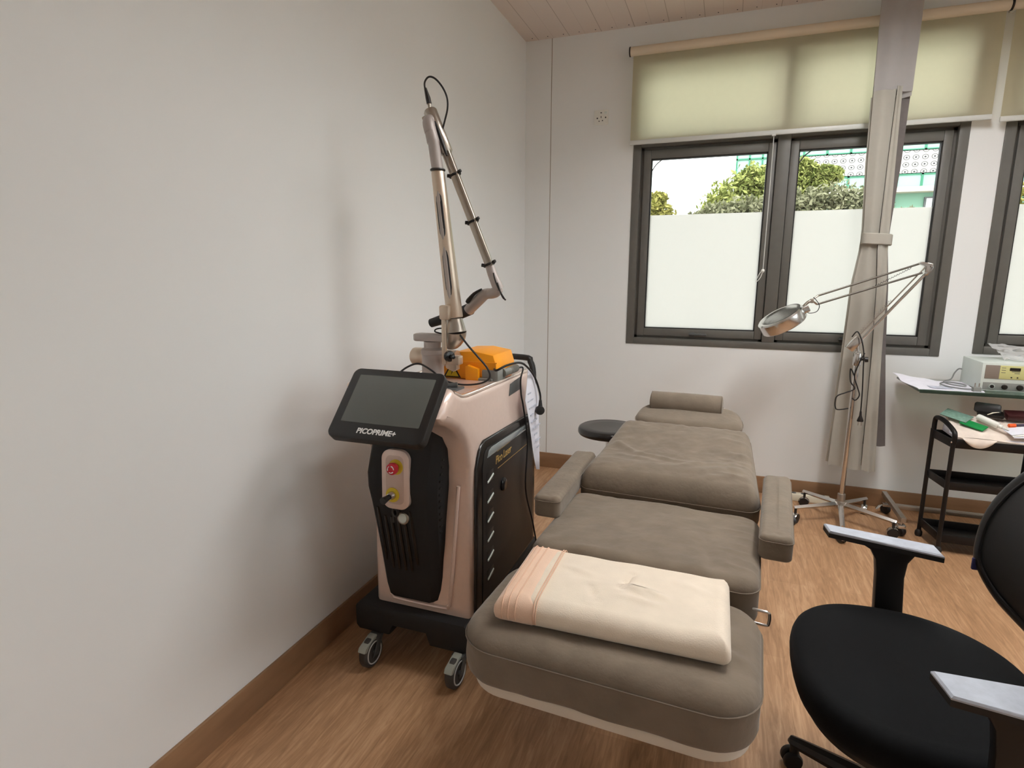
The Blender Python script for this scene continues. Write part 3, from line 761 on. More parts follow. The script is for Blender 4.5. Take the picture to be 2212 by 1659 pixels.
b = B(); cushion(b, Tk, .550, .315, .064, .016, er=.034, erb=.024, puff=.006, disp=bl_disp, rings=30, ns=34)
skew(b).build('fleece', M['cream'], bl)
b = B(); cushion(b, Tk @ Matrix.Translation((-.222, .001, -.0003)), .112, .321, .0665, .010, er=.035, erb=.024, puff=.004, disp=lambda x, y: bl_disp(x - .216, y) * .8, rings=10, ns=26)
skew(b).build('peach_hem', M['peach'], bl)
def hemline(xl):
    P = []
    P += [(xl, .157, .045), (xl, .150, .059), (xl, .138, .067)]
    for k in range(14): P.append((xl, .122 - k * .0185, .0708 + .8 * bl_disp(xl, .122 - k * .0185)))
    P += [(xl, -.143, .0645), (xl, -.154, .053), (xl, -.1605, .040), (xl, -.1615, .028), (xl, -.158, .014)]
    return [skewp(Tk @ Vector(p)) for p in P]
def skewp(v):
    v.z += -.012 * max(0, (v.x - 1.0)) * (1 if v.z > .58 else 0); return v
for xl in (-.254, -.238, -.220, -.174, -.168):
    B().tube(hemline(xl), .0017, 6).build('stitch_line', M['peachline'], bl)

# ------------------------------------------------------------------ laser machine
lm = thing('laser_machine', 'tall rose gold and black laser machine on casters by the left wall', 'laser machine', (.40, -1.95, 0))
b = B(); b.prism([(.145, .125), (.16, .108), (.285, .108), (.305, .148), (.435, .148), (.45, .104), (.585, .104), (.603, .125), (.603, .200), (.588, .215), (.16, .215), (.145, .200)],
                 (0, -1.56, 0), (1, 0, 0), (0, 0, 1), .775, .014); b.build('base', M['blackm'], lm)
prof = [(-2.288, .212), (-2.276, .70), (-2.283, .765), (-2.305, .835), (-2.335, .880), (-2.380, .920), (-2.430, .945), (-2.476, .962), (-2.502, .985),
        (-2.420, 1.056), (-2.400, 1.058), (-2.350, 1.034), (-2.300, 1.024), (-1.76, 1.013), (-1.660, 1.008), (-1.632, .985), (-1.630, .212)]
b = B(); b.prism(prof, (.205, 0, 0), (0, 1, 0), (0, 0, 1), .397, .028, 4)
for v in b.bm.verts:
    if v.co.y < -2.33 and v.co.x < .4: v.co.x += (-2.33 - v.co.y) * .5
shell = b.build('body_shell', M['rose'], lm, ang=50)
# pink recess frame of the lower front
b = B(); b.tube([(.262, -2.287, .70), (.272, -2.290, .30), (.285, -2.291, .252), (.31, -2.291, .240), (.485, -2.291, .240), (.508, -2.291, .252), (.518, -2.290, .30), (.552, -2.286, .70)], .007, 8, smooth=4)
b.build('front_trim', M['rose'], lm)
S = [(.945, .285, .535, -2.375), (.86, .262, .526, -2.352), (.80, .250, .520, -2.356), (.735, .243, .514, -2.368), (.685, .244, .511, -2.368), (.63, .249, .506, -2.358), (.56, .253, .500, -2.346), (.42, .260, .492, -2.324), (.30, .265, .486, -2.307), (.262, .270, .482, -2.302), (.250, .280, .472, -2.296)]
rs = []
for z, xl, xr, yf in S:
    rs.append([Vector(p) for p in ((xl, -2.262, z), (xl, yf + .012, z), (xl + .012, yf, z), (xr - .036, yf, z), (xr - .008, yf + .022, z), (xr, yf + .052 if yf + .052 < -2.27 else -2.27, z), (xr, -2.262, z))])
fp = B().rings(rs).build('front_panel', M['blackm'], lm, ang=25)
def yfront(z):
    for (z0, _, _, y0), (z1, _, _, y1) in zip(S, S[1:]):
        if z1 <= z <= z0: return y0 + (y1 - y0) * (z - z0) / (z1 - z0)
    return -2.3
for k in range(6):
    x0 = .285 + .025 * k; P = []
    for q in range(7):
        z = .585 - .012 * abs(k - 3) * 0 - q * .035 + (.03 if k in (0, 5) else 0)
        P.append((x0 + .012 * (1 - q / 6) * (-.6), yfront(z) - .001, z))
    B().tube(P, [.004] + [.007] * 5 + [.004], 8, flat=(.7, 1)).build('vent_rib', M['blackg'], fp)
for k in range(12):
    z = .80 - .024 * k
    B().box((.488, yfront(z) + .028, z - .004), (.5165 - .02 * (.80 - z) / .26, yfront(z) + .060, z + .004), .001).build('vent_slot', M['cartblk'], fp)
# control plate
cpT = basis((.362, -2.3665, .728), (1, 0, 0), (0, .04, 1))
def plate(b_, hw, hl, r, z0, z1, T, inset=.006):
    R = [[Vector((x, y, z0)) for x, y in rrect(hw, hl, r, 8, 2)], [Vector((x, y, z1 - inset * .6)) for x, y in rrect(hw, hl, r, 8, 2)], [Vector((x, y, z1)) for x, y in rrect(hw - inset, hl - inset, r - inset, 8, 2)]]
    return b_.rings(R, T=T)
cp = plate(B(), .052, .102, .034, -.015, .010, cpT).build('control_plate', M['rose'], lm)
plate(B(), .036, .086, .022, 0, .0112, cpT, .004).build('inset_panel', M['rosed'], cp)
def on(T, p): return T @ Vector(p)
nz = (cpT.to_3x3() @ Vector((0, 0, 1)))
c = on(cpT, (.006, .046, .011))
em = B().lathe([(0, 0), (.026, 0), (.026, .003), (.022, .004), (0, .004)], c, nz).build('emergency_stop_ring', M['yellow'], cp)
B().lathe([(0, .003), (.012, .003), (.012, .014), (.019, .016), (.0205, .022), (.019, .030), (.014, .033), (0, .034)], c, nz).build('emergency_stop_button', M['red'], em)
for k in range(3):
    a0 = k * 2 * PI / 3; ex = cpT.to_3x3() @ Vector((1, 0, 0)); ey = cpT.to_3x3() @ Vector((0, 1, 0))
    B().tube([c + nz * .035 + (ex * math.cos(a0 + t) + ey * math.sin(a0 + t)) * .0115 for t in (0, .4, .8, 1.2, 1.5)], [.0016, .0016, .0016, .0022, .0008], 6).build('arrow_mark', M['white'], em)
c = on(cpT, (-.008, -.052, .011))
ks = B().lathe([(0, 0), (.025, 0), (.025, .003), (0, .004)], c, nz).build('key_switch_ring', M['yellow'], cp)
B().lathe([(0, .003), (.0145, .003), (.0145, .010), (.011, .018), (.0105, .024), (0, .0245)], c, nz).build('key_switch', M['chrome'], ks)
B().tube([c + nz * .024, c + nz * .032 + Vector((-.002, 0, -.002)), c + nz * .052 + Vector((-.006, 0, -.006)), c + nz * .054 + Vector((-.006, 0, -.006))], [.0085, .0095, .0125, .010], 16).build('key_head', M['blackp'], ks)
c = Vector((.350, yfront(.60) - .008, .606))
b = B(); b.tube([c + Vector((.010 * math.cos(a), 0, .013 * math.sin(a))) for a in [2 * PI * k / 16 for k in range(16)]], .005, 8, closed=True)
b.box((c.x - .012, c.y - .002, c.z - .038), (c.x - .004, c.y + .001, c.z - .010), .001)
b.build('hanging_key', M['blackp'], ks)
z = .586; ny = Vector((0, -1, .12)).normalized(); c = Vector((.374, yfront(z) + .001, z))
pb = B().lathe([(0, 0), (.023, 0), (.023, .004), (.019, .007), (.017, .0055), (0, .0055)], c, ny).build('power_button', M['steel'], fp)
B().lathe([(0, .005), (.0155, .005), (.0155, .0075), (0, .008)], c, ny).build('button_cap', M['device'], pb)
# side cover
sp_poly = [(-2.278, .225), (-2.264, .76), (-2.252, .795), (-2.240, .815), (-2.220, .832), (-2.195, .842), (-1.70, .826), (-1.672, .812), (-1.648, .76), (-1.627, .57), (-1.627, .225)]
b = B(); b.prism(sp_poly, (.598, 0, 0), (0, 1, 0), (0, 0, 1), .014, .008, 3); sd = b.build('side_cover', M['blackg'], lm)
ins = [(-2.225, .24), (-2.222, .755), (-2.205, .795), (-2.180, .812), (-1.71, .798), (-1.685, .76), (-1.665, .57), (-1.665, .24)]
b = B(); b.prism(ins, (.611, 0, 0), (0, 1, 0), (0, 0, 1), .0045, .003, 2); b.build('inner_panel', M['blackp'], sd)
T = basis((.616, 0, 0), (0, 1, 0), (.5, 0, .9))
b = B(); b.prism([(-2.185, .776), (-2.170, .800), (-2.150, .806), (-1.742, .795), (-1.742, .772), (-2.150, .776)], (.6155, 0, 0), (0, 1, 0), (0, 0, 1), .002, .0008); b.build('sky_glint_strip', M['sky_glint_strip'], sd)  # pale grey strip colours in the sky reflected along the bevel
text_part('Pico Laser', 'lettering', .043, basis((.6162, -2.026, .742), (0, 1, .012), (0, 0, 1)), M['gold'], sd, .0006, shear=.12, spacing=.92)
b = B(); b.box((.6155, -2.085, .706), (.6162, -1.735, .7078)); b.box((.6155, -2.09, .772), (.6162, -1.955, .7732)); b.build('gold_line', M['gold'], sd)
for k in range(6):
    z = .700 - .0735 * k
    v = B().box((.613, -2.192, z - .018), (.6165, -2.128, z + .022), .002).build('vent_opening', M['cartblk'], sd)
    B().prism([(-2.188, z - .016), (-2.180, z - .016), (-2.130, z - .0), (-2.134, z + .006), (-2.188, z - .010)], (.6165, 0, 0), (0, 1, 0), (0, 0, 1), .003, .0006).build('vent_lip_highlight', M['device'], v)  # near-white wedge paints the highlight on the vent edge
B().lathe([(0, 0), (.026, 0), (.027, .006), (.020, .012), (.008, .013), (0, .011)], (.6155, -2.034, .629), (1, 0, 0), 8).build('side_lock', M['blackg'], sd)
B().prism([(-1.935, .945), (-1.922, .990), (-1.795, 1.000), (-1.800, .950)], (.6005, 0, 0), (0, 1, 0), (0, 0, 1), .003, .001).build('corner_window', M['dgrey'], lm)
# rim lips left and right of the sunken top
for x0, x1 in ((.207, .232), (.575, .600)):
    b = B(); xm = x0 + .010 if x0 < .4 else x1 - .010; b.tube([(xm, -2.40, 1.046), (xm, -2.36, 1.030), (xm, -2.30, 1.018), (xm, -2.05, 1.013), (xm, -1.70, 1.007)], .0085, 14, smooth=3); b.build('rim_lip', M['rosegloss'], lm)
b = B(); b.box((.42, -2.30, 1.020), (.545, -2.21, 1.030), .004); b.box((.44, -2.27, 1.028), (.50, -2.235, 1.044), .006); b.cyl((.49, -2.25, 1.03), (.53, -2.235, 1.036), .011)
b.build('top_latch', M['dgrey'], lm)
# screen
scT = basis((.434, -2.520, 1.020), (1, 0, 0), (0, .160, .170))
def slab(b_, hw, hl, r, z0, z1, T, e=.006):
    R = [[Vector((x, y, z0)) for x, y in rrect(hw - e, hl - e, r - e, 8, 2)], [Vector((x, y, z0 + e)) for x, y in rrect(hw, hl, r, 8, 2)],
         [Vector((x, y, z1 - e)) for x, y in rrect(hw, hl, r, 8, 2)], [Vector((x, y, z1 - e * .3)) for x, y in rrect(hw - e * .3, hl - e * .3, r - e * .3, 8, 2)], [Vector((x, y, z1)) for x, y in rrect(hw - e, hl - e, r - e, 8, 2)]]
    return b_.rings(R, T=T)
scr = slab(B(), .160, .122, .024, -.028, .006, scT).build('screen_housing', M['blackp'], lm)
b = B(); slab(b, .131, .083, .003, .004, .0066, scT @ Matrix.Translation((.002, .013, 0)), .0005); b.build('display', M['screen'], scr)
text_part('PICOPRIME+', 'lettering', .0235, scT @ Matrix.Translation((.004, -.096, .0062)), M['white'], scr, .0005, bold=.0007, shear=.06)
b = B(); b.tube([scT @ Vector((0, 0, -.02)), scT @ Vector((0, 0, -.045)), (.434, -2.45, .975)], .035, 16); b.build('screen_mount', M['blackp'], lm)
# casters
def caster(x, y, top, rw, ang, parent, pedal=True, wid=.034):
    T = Matrix.Translation((x, y, rw)) @ Matrix.Rotation(ang, 4, 'Z')
    b = B(T); b.lathe([(.0, -wid / 2 + .004), (rw * .70, -wid / 2 + .002), (rw * .86, -wid / 2), (rw * .97, -wid / 2 + .005), (rw, -wid / 4), (rw, wid / 4), (rw * .97, wid / 2 - .005), (rw * .86, wid / 2), (rw * .70, wid / 2 - .002), (0, wid / 2 - .004)], (0, 0, 0), (1, 0, 0), 32)
    w = b.build('caster', M['tyre'], parent)
    b = B(T)
    for s in (-1, 1): b.tube([(s * (wid / 2 - .001), rw * .72 * math.cos(a), rw * .72 * math.sin(a)) for a in [2 * PI * k / 28 for k in range(28)]], rw * .045, 6, closed=True)
    b.build('wheel_rim', M['rim'], w)
    b = B(T)
    for s in (-1, 1): b.prism([(-.016, -.012), (.016, -.012), (.045, top - rw - .012), (.016, top - rw - .012)], (s * (wid / 2 + .004) - .0015, 0, 0), (0, 1, 0), (0, 0, 1), .003, .0008)
    b.box((-wid / 2 - .006, .012, top - rw - .016), (wid / 2 + .006, .050, top - rw - .004), .003)
    b.cyl((-wid / 2 - .007, 0, 0), (wid / 2 + .007, 0, 0), .008)
    b.build('fork', M['dgrey'], w)
    if pedal:
        b = B(T); b.prism([(.02, top - rw - .014), (-.046, top - rw - .034), (-.056, top - rw - .030), (-.048, top - rw - .016), (.0, top - rw - .001), (.02, top - rw + .002)], (-wid / 2 + .001, 0, 0), (0, 1, 0), (0, 0, 1), wid - .002, .003)
        b.build('brake_pedal', M['pedal'], w)
caster(.230, -2.366, .112, .055, -.04, lm); caster(.567, -2.360, .112, .055, -.06, lm)
caster(.205, -1.60, .112, .055, .5, lm, False); caster(.555, -1.60, .112, .055, .4, lm, False)
# arm
b = B(); b.cyl((.378, -2.12, 1.008), (.378, -2.12, 1.118), .041, .039); b.lathe([(.039, 1.118), (.042, 1.121), (.042, 1.136), (.036, 1.142), (.031, 1.144), (.031, 1.166), (0, 1.166)], (.378, -2.12, 0)); b.build('column', M['armgrey'], lm)
b = B(); b.prism([(.322, -2.150), (.430, -2.150), (.430, -2.090), (.322, -2.090), (.312, -2.10), (.308, -2.12), (.312, -2.14)], (0, 0, 1.167), (1, 0, 0), (0, 1, 0), .026, .005); b.build('top_bracket', M['armgrey'], lm)
b = B(); b.cyl((.300, -2.062, 1.100), (.448, -2.062, 1.099), .031); b.lathe([(0, 0), (.024, 0), (.031, .006), (.033, .012), (.033, .040), (.031, .046), (.031, .05)], (.262, -2.062, 1.100), (1, 0, 0), 30); b.build('cross_joint', M['arm'], lm)
b = B(); b.box((.437, -2.167, 1.090), (.453, -2.152, 1.262), .004); b.box((.431, -2.172, 1.248), (.468, -2.142, 1.298), .007); b.box((.440, -2.160, 1.090), (.500, -2.120, 1.122), .006); b.prism([(.446, 1.078), (.474, 1.066), (.488, 1.074), (.488, 1.10), (.446, 1.10)], (0, -2.125, 0), (1, 0, 0), (0, 0, 1), .03, .003); b.build('side_bracket', M['arm'], lm)
b = B(); b.lathe([(0, -.004), (.019, -.004), (.020, .004), (.018, .010), (.008, .012), (.007, .030), (0, .031)], (.462, -2.158, 1.121), (.9, -.6, 0), 20); b.build('locking_knob', M['blackg'], lm)
b = B(); b.tube([(.435, -2.108, 1.168), (.452, -2.11, 1.172), (.468, -2.115, 1.190), (.471, -2.118, 1.205)], [.030, .034, .036, .037], 20, smooth=3); b.tube([(.4695, -2.12, 1.203), (.4685, -2.12, 1.212), (.4665, -2.12, 1.250)], [.038, .037, .028], 24); b.build('base_elbow', M['steel'], lm)
la0, la1 = Vector((.468, -2.12, 1.253)), Vector((.412, -2.12, 1.745)); ax = (la1 - la0).normalized()
lt = B().tube([la0, la0 + ax * .004, la1 - ax * .004, la1], [.0275, .029, .0225, .021], 28).build('lower_tube', M['arm'], lm)
for t0, t1 in ((.12, .50), (.53, .87)):
    P = []; Q = []
    for k in range(9):
        t = t0 + (t1 - t0) * k / 8; c = la0 + (la1 - la0) * t; r = .029 - .0065 * t
        P.append(c + Vector((.002, -r * .86, 0))); Q.append(c + Vector((.002, -r * .90 - .0008, 0)))
    rr = [.003, .010] + [.012] * 5 + [.010, .003]
    s_ = B().tube(P, rr, 12, flat=(.45, 1), up=(0, -1, 0)).build('slot_edge', M['cartblk'], lt)
    B().tube(Q, [v * .72 for v in rr], 12, flat=(.5, 1), up=(0, -1, 0)).build('slot_insert', M['armgrey'], s_)
B().tube([la1 + Vector((.022 * math.cos(a), .022 * math.sin(a), .004)) for a in [2 * PI * k / 28 for k in range(28)]], .0042, 8, closed=True).build('seal_ring', M['blackp'], lm)
b = B(); b.tube([la1, la1 + ax * .01, (.399, -2.12, 1.835), (.398, -2.12, 1.838), (.3915, -2.12, 1.862), (.385, -2.118, 1.885)], [.0195, .020, .0195, .0215, .0205, .020], 22); b.tube([(.388, -2.12, 1.872), (.381, -2.118, 1.897), (.378, -2.11, 1.91), (.385, -2.10, 1.915)], [.0205, .021, .020, .016], 20, smooth=4); b.build('upper_post', M['armgrey'], lm)
hb0, hb1 = Vector((.368, -2.085, 1.952)), Vector((.430, -2.085, 1.806)); hx = (hb1 - hb0).normalized()
b = B(); b.tube([hb0, hb0 + hx * .006, hb1 - hx * .006, hb1], [.019, .023, .0225, .018], 24); b.box((-.014, -.034, .012), (.014, .0, .085), .005, T=Matrix.Translation(hb0) @ hx.to_track_quat('Z', 'Y').to_matrix().to_4x4()); b.build('elbow_block', M['steel'], lm)
b = B(); b.tube([hb0 + hx * .05 + Vector((.008, -.022, 0)), hb0 + hx * .075 + Vector((.010, -.024, 0)), hb1 + hx * .01 + Vector((.006, -.020, 0))], [.006, .007, .004], 10); b.build('cable_boot', M['blackp'], lm)
ta0, ta1 = hb1 - hx * .006, Vector((.587, -2.085, 1.430)); tx = (ta1 - ta0).normalized()
b = B(); b.cyl(ta0, ta1, .0165, .0150, 22); b.cyl(ta0 + Vector((.013, -.012, .004)), ta1 + Vector((.013, -.012, .004)), .0045, seg=10); ut = b.build('upper_tube', M['steel'], lm)
for t in (.20, .61, .985):
    c = ta0 + (ta1 - ta0) * t; side = tx.cross(Vector((0, 1, 0))).normalized()
    b = B(); u_ = tx.orthogonal().normalized(); w_ = tx.cross(u_)
    b.tube([c + (u_ * math.cos(a) + w_ * math.sin(a)) * .0180 for a in [2 * PI * k / 24 for k in range(24)]], .0042, 8, closed=True)
    b.cyl(c + Vector((.018, -.012, .008)), c + Vector((.028, -.014, .012)), .0055, seg=12); b.cyl(c + Vector((-.014, -.008, -.003)), c + Vector((-.024, -.010, -.002)), .006, seg=12)
    b.build('cable_clamp', M['blackm'], ut)
b = B(); b.tube([ta1, (.596, -2.085, 1.405), (.612, -2.083, 1.368), (.617, -2.08, 1.354)], [.0155, .017, .019, .0185], 20, smooth=3); b.tube([(.616, -2.08, 1.356), (.606, -2.075, 1.344), (.590, -2.066, 1.338), (.572, -2.058, 1.336)], [.0185, .019, .0185, .018], 20, smooth=3); b.build('wrist_joint', M['armgrey'], lm)
b = B(); b.tube([(.576, -2.060, 1.337), (.556, -2.052, 1.334), (.538, -2.046, 1.322), (.478, -2.025, 1.274)], [.018, .0195, .0205, .0200], 20, smooth=2); hp = b.build('handpiece', M['armgrey'], lm)
b = B(); b.tube([(.486, -2.024, 1.281), (.483, -2.022, 1.279), (.430, -2.006, 1.258), (.305, -1.990, 1.219), (.302, -1.990, 1.218)], [.019, .0225, .0210, .0165, .013], 22); b.build('handpiece_grip', M['blackm'], hp)
b = B(); b.tube([(.548, -2.066, 1.352), (.515, -2.056, 1.335), (.490, -2.050, 1.312), (.482, -2.048, 1.303)], [.003, .006, .008, .006], 10, smooth=3); b.build('finger_switch', M['blackp'], hp)
def cable(pts, r=.0032, par=lm, nm='cable', m='cord'): return B().tube(pts, r, 8, smooth=6).build(nm, M[m], par)
cable([(.362, -2.085, 1.985), (.352, -2.085, 2.020), (.352, -2.085, 2.042), (.368, -2.085, 2.056), (.392, -2.085, 2.047), (.418, -2.085, 2.018), (.434, -2.085, 1.984), (.435, -2.085, 1.950), (.425, -2.085, 1.915), (.416, -2.09, 1.88)])
b = B(); b.tube([(.370, -2.085, 1.948), (.366, -2.085, 1.974)], .0055, 12); b.build('plug_collar', M['steel'], lm)
b = B(); b.tube([(.3665, -2.085, 1.972), (.3625, -2.085, 1.990), (.353, -2.085, 2.022)], [.0085, .0085, .0045], 12); b.build('plug_boot', M['blackp'], lm)
cable([(.606, -2.10, 1.408), (.612, -2.10, 1.385), (.625, -2.10, 1.355), (.646, -2.10, 1.322), (.650, -2.10, 1.318), (.640, -2.10, 1.326), (.628, -2.10, 1.352), (.620, -2.10, 1.375)], .0026)
cable([(.497, -2.14, 1.195), (.535, -2.16, 1.163), (.575, -2.17, 1.128), (.608, -2.16, 1.086), (.610, -2.15, 1.052), (.582, -2.17, 1.034), (.520, -2.19, 1.030), (.466, -2.21, 1.046), (.420, -2.21, 1.076), (.366, -2.20, 1.095), (.332, -2.22, 1.085), (.312, -2.26, 1.060), (.33, -2.40, 1.02), (.36, -2.47, 1.0)], .0034)
cable([(.452, -2.11, 1.205), (.425, -2.13, 1.215), (.404, -2.14, 1.212), (.400, -2.14, 1.203), (.420, -2.13, 1.196)], .0026)
# push handle
b = B(); b.tube([(.235, -1.64, .90), (.235, -1.600, .93), (.235, -1.592, 1.02), (.26, -1.592, 1.046), (.54, -1.592, 1.048), (.575, -1.592, 1.030), (.588, -1.592, .985), (.588, -1.596, .91), (.588, -1.64, .88)], .017, 14, smooth=4, flat=(1, .75)); b.build('push_handle', M['blackp'], lm)

# foot pedal lying on top of the machine
fpd = thing('foot_pedal', 'orange plastic foot switch with a yellow lightning warning sign, lying on the laser machine', 'foot pedal', (.465, -1.93, 1.018))
b = B(); b.prism([(.350, 1.018), (.575, 1.018), (.590, 1.040), (.586, 1.075), (.574, 1.112), (.500, 1.124), (.428, 1.120), (.402, 1.098), (.350, 1.066)], (0, -1.83, 0), (1, 0, 0), (0, 0, 1), .195, .006); b.build('shroud', M['orange'], fpd)
b = B(); b.prism([(.470, 1.018), (.522, 1.018), (.522, 1.062), (.480, 1.074), (.470, 1.068)], (0, -2.02, 0), (1, 0, 0), (0, 0, 1), .024, .003); b.build('side_block', M['orange'], fpd)
b = B(); b.box((.444, -2.0285, 1.082), (.590, -2.02, 1.086), .001); b.build('ridge', M['orange'], fpd)
b = B(); b.box((.532, -2.034, 1.018), (.596, -1.95, 1.058), .004); b.box((.512, -2.042, 1.018), (.575, -1.99, 1.028), .003); b.build('grey_base', M['grey'], fpd)
st = B().prism([(.372, 1.022), (.444, 1.022), (.408, 1.082)], (0, -2.0245, 0), (1, 0, 0), (0, 0, 1), .0015).build('warning_sign', M['blackp'], fpd)
B().prism([(.381, 1.0265), (.435, 1.0265), (.408, 1.072)], (0, -2.0258, 0), (1, 0, 0), (0, 0, 1), .0010).build('yellow_field', M['yellow'], st)
B().prism([(.411, 1.064), (.402, 1.046), (.408, 1.046), (.404, 1.030), (.415, 1.050), (.409, 1.050)][::-1], (0, -2.0266, 0), (1, 0, 0), (0, 0, 1), .0008).build('lightning_mark', M['blackp'], st)
b = B(); b.tube([(.594, -1.98, 1.042), (.602, -1.95, 1.044), (.602, -1.92, 1.044), (.600, -1.85, 1.040)], [.016, .014, .013, .008], 14)
for k in range(7): b.tube([(.602 + .0135 * math.cos(a), -1.93 + .012 * k, 1.0435 + .0135 * math.sin(a)) for a in [2 * PI * q / 16 for q in range(16)]], .0022, 6, closed=True)
b.build('cable_gland', M['grey'], fpd)
cable([(.600, -1.85, 1.040), (.612, -1.80, 1.036), (.624, -1.86, 1.000), (.626, -1.86, .94), (.626, -1.83, .88), (.626, -1.775, .72), (.626, -1.795, .53), (.628, -1.70, .34), (.640, -1.66, .20), (.66, -1.60, .04), (.62, -1.52, .006)], .0034, fpd)
# sheets of paper hanging at the rear corner
pp = B().grid(lambda u, v: (.633 + .006 * math.sin(v * 5 + u * 2) + .004 * u, (lambda zz: interp([(1.03, -1.797), (.912, -1.846), (.768, -1.765), (.565, -1.652)], zz) * (1 - u) + interp([(1.03, -1.790), (.967, -1.722), (.885, -1.655), (.736, -1.630), (.565, -1.649)], zz) * u)(1.03 - .465 * v), 1.03 - .465 * v), 8, 24, .0012, (1, 0, 0)).build('paper_sheets', M['paper'])
tag(pp, 'white printed paper sheets hanging from the rear corner of the laser machine', 'paper')
for k in range(9):
    z = .93 - .032 * k; yl = interp([(1.03, -1.797), (.912, -1.846), (.768, -1.765), (.565, -1.652)], z) + .02
    yr = interp([(1.03, -1.790), (.967, -1.722), (.885, -1.655), (.736, -1.630), (.565, -1.649)], z) - .012
    B().box((.6395, yl, z), (.6412, min(yr, yl + .04 + .03 * (k % 3)), z + .006)).build('print_line', M['ink'], pp)
# power lead with plug
pc = thing('power_lead', 'black power lead with a round plug dangling beside the white papers', 'power cord', (.645, -1.75, .85))
cable([(.56, -1.98, 1.062), (.600, -2.06, 1.064), (.630, -2.03, 1.080), (.645, -1.94, 1.078), (.648, -1.86, 1.052), (.650, -1.76, .992), (.652, -1.695, .915), (.653, -1.690, .875)], .0042, pc)
b = B(); b.tube([(.653, -1.690, .885), (.653, -1.690, .862), (.653, -1.692, .850)], [.006, .009, .012], 12); b.lathe([(0, -.014), (.017, -.012), (.020, 0), (.018, .010), (0, .012)], (.653, -1.696, .842), (.6, -.8, 0), 20); b.build('plug', M['blackp'], pc)

# ------------------------------------------------------------------ office chair
CY = -2.455
ch = thing('office_chair', 'black office chair with sky sheen coloured on its armrest tops, cut off at the lower right', 'chair', (1.86, CY, 0))
def chair_outline(n=72, a=.265, b_=.295, e=2.6):
    P = []
    for k in range(n):
        t = 2 * PI * k / n; c, s = math.cos(t), math.sin(t)
        x = a * math.copysign(abs(c) ** (2 / e), c); y = b_ * math.copysign(abs(s) ** (2 / e), s)
        y *= 1 - .13 * max(0, x / a) ** 1.5
        P.append((x, y))
    return P
O_ = chair_outline(); R = []
SX = 1.843
for sc_k, z in ((.86, .375), (.93, .378), (.97, .388), (.992, .405), (1.0, .425), (.995, .440), (.98, .452), (.955, .460), (.92, .465)):
    R.append([Vector((SX + x * sc_k, CY + y * sc_k, z)) for x, y in O_])
for k in range(1, 15):
    q = .92 * (1 - k / 14.5)
    ring = []
    for x, y in O_:
        px, py = x * q, y * q
        ring.append(Vector((SX + px, CY + py, .465 + .006 * (1 - q) - .010 * math.exp(-((px - .06) / .13) ** 2 - (py / .16) ** 2) + (.012 * (-px / .265) * -1 * 0))))
    R.append(ring)
B().rings(R).build('seat', M['seatfab'], ch)
b = B(); b.rings([[Vector((SX + x * s, CY + y * s, z)) for x, y in O_] for s, z in ((.80, .352), (.90, .358), (.90, .376))]); b.box((1.72, CY - .09, .31), (1.98, CY + .09, .356), .012)
b.build('seat_pan', M['chairp'], ch)
def bx(z): return 2.026 + (2.2 if z < .69 else 1.7) * (z - .69) ** 2
HW = [(.566, .0), (.569, .07), (.577, .13), (.600, .187), (.65, .226), (.70, .240), (.80, .248), (.90, .246), (1.0, .222), (1.05, .17), (1.073, .10), (1.08, 0)]
def hw(z): return interp(HW, z)
loop = [(hw(z), z) for z, h in HW] + [(-hw(z), z) for z, h in HW[-2:0:-1]]
def bow(y): return .045 * (1 - (y / .25) ** 2)
P = [Vector((bx(z) + bow(y), CY + y, z)) for y, z in loop]
bf = B().tube(P, .013, 10, closed=True, smooth=5, flat=(1.25, 1)).build('backrest_frame', M['chairp'], ch)
b = B()
def sheet(u, v):
    z = .570 + (1.077 - .570) * v; h = hw(z); y = (u * 2 - 1) * h
    return (bx(z) + bow(y) - .004 - .006 * math.sin(PI * v), CY + y, z)
b.grid(sheet, 24, 32, .006, (-1, 0, 0)); b.build('mesh_back', M['meshfab'], ch)
P2 = [Vector((bx(z) + bow(y) - .010, CY + y * .93, .82 + (z - .82) * .95)) for y, z in loop]
B().tube(P2, .0035, 6, closed=True, smooth=4).build('piping', M['blackm'], bf)
b = B(); b.box((bx(.70) - .012, CY + .231, .640), (bx(.70) + .006, CY + .240, .672), .002); b.build('cloth_label', mat('navy_label', (52, 52, 96), .8), bf)
b = B(); b.tube([(1.95, CY, .335), (2.10, CY, .34), (2.165, CY, .40), (2.165, CY, .60), (2.12, CY, .74)], [.028, .03, .03, .028, .02], 12, smooth=5, flat=(.6, 1.3)); b.build('back_support', M['chairp'], ch)
def arm(name_lab, pad, post_x, py, sgn):
    b = B(); n = len(pad)
    R = [[Vector((p[0], p[1], z)) for p in pad] for z in (.6535, .657)]
    R2 = [[Vector((p[0] + (cx_ - p[0]) * .03, p[1] + (cy_ - p[1]) * .08, .661)) for p in pad] for cx_, cy_ in [(sum(p[0] for p in pad) / n, sum(p[1] for p in pad) / n)]]
    b.rings(R + R2); pd = b.build('arm_pad', M['pad'], ch, ang=20)
    cx_, cy_ = sum(p[0] for p in pad) / n, sum(p[1] for p in pad) / n
    b = B()
    b.rings([[Vector((p[0] * 1.0, p[1], z)) for p in pad] for z in (.640, .6534)]); b.build('pad_base', M['chairp'], pd, ang=20)
    pts = [(-.085, .641), (-.055, .624), (-.040, .596), (-.034, .55), (-.026, .40), (-.020, .34), (.052, .34), (.048, .40), (.038, .55), (.042, .596), (.058, .624), (.09, .641)]
    b = B(); b.prism(pts, (post_x, py + .016, 0), (1, 0, 0), (0, 0, 1), .032, .006)
    b.box((post_x - .02, min(py, CY + sgn * .1), .332), (post_x + .05, max(py, CY + sgn * .1), .350), .005)
    b.build('arm_post', M['chairp'], ch)
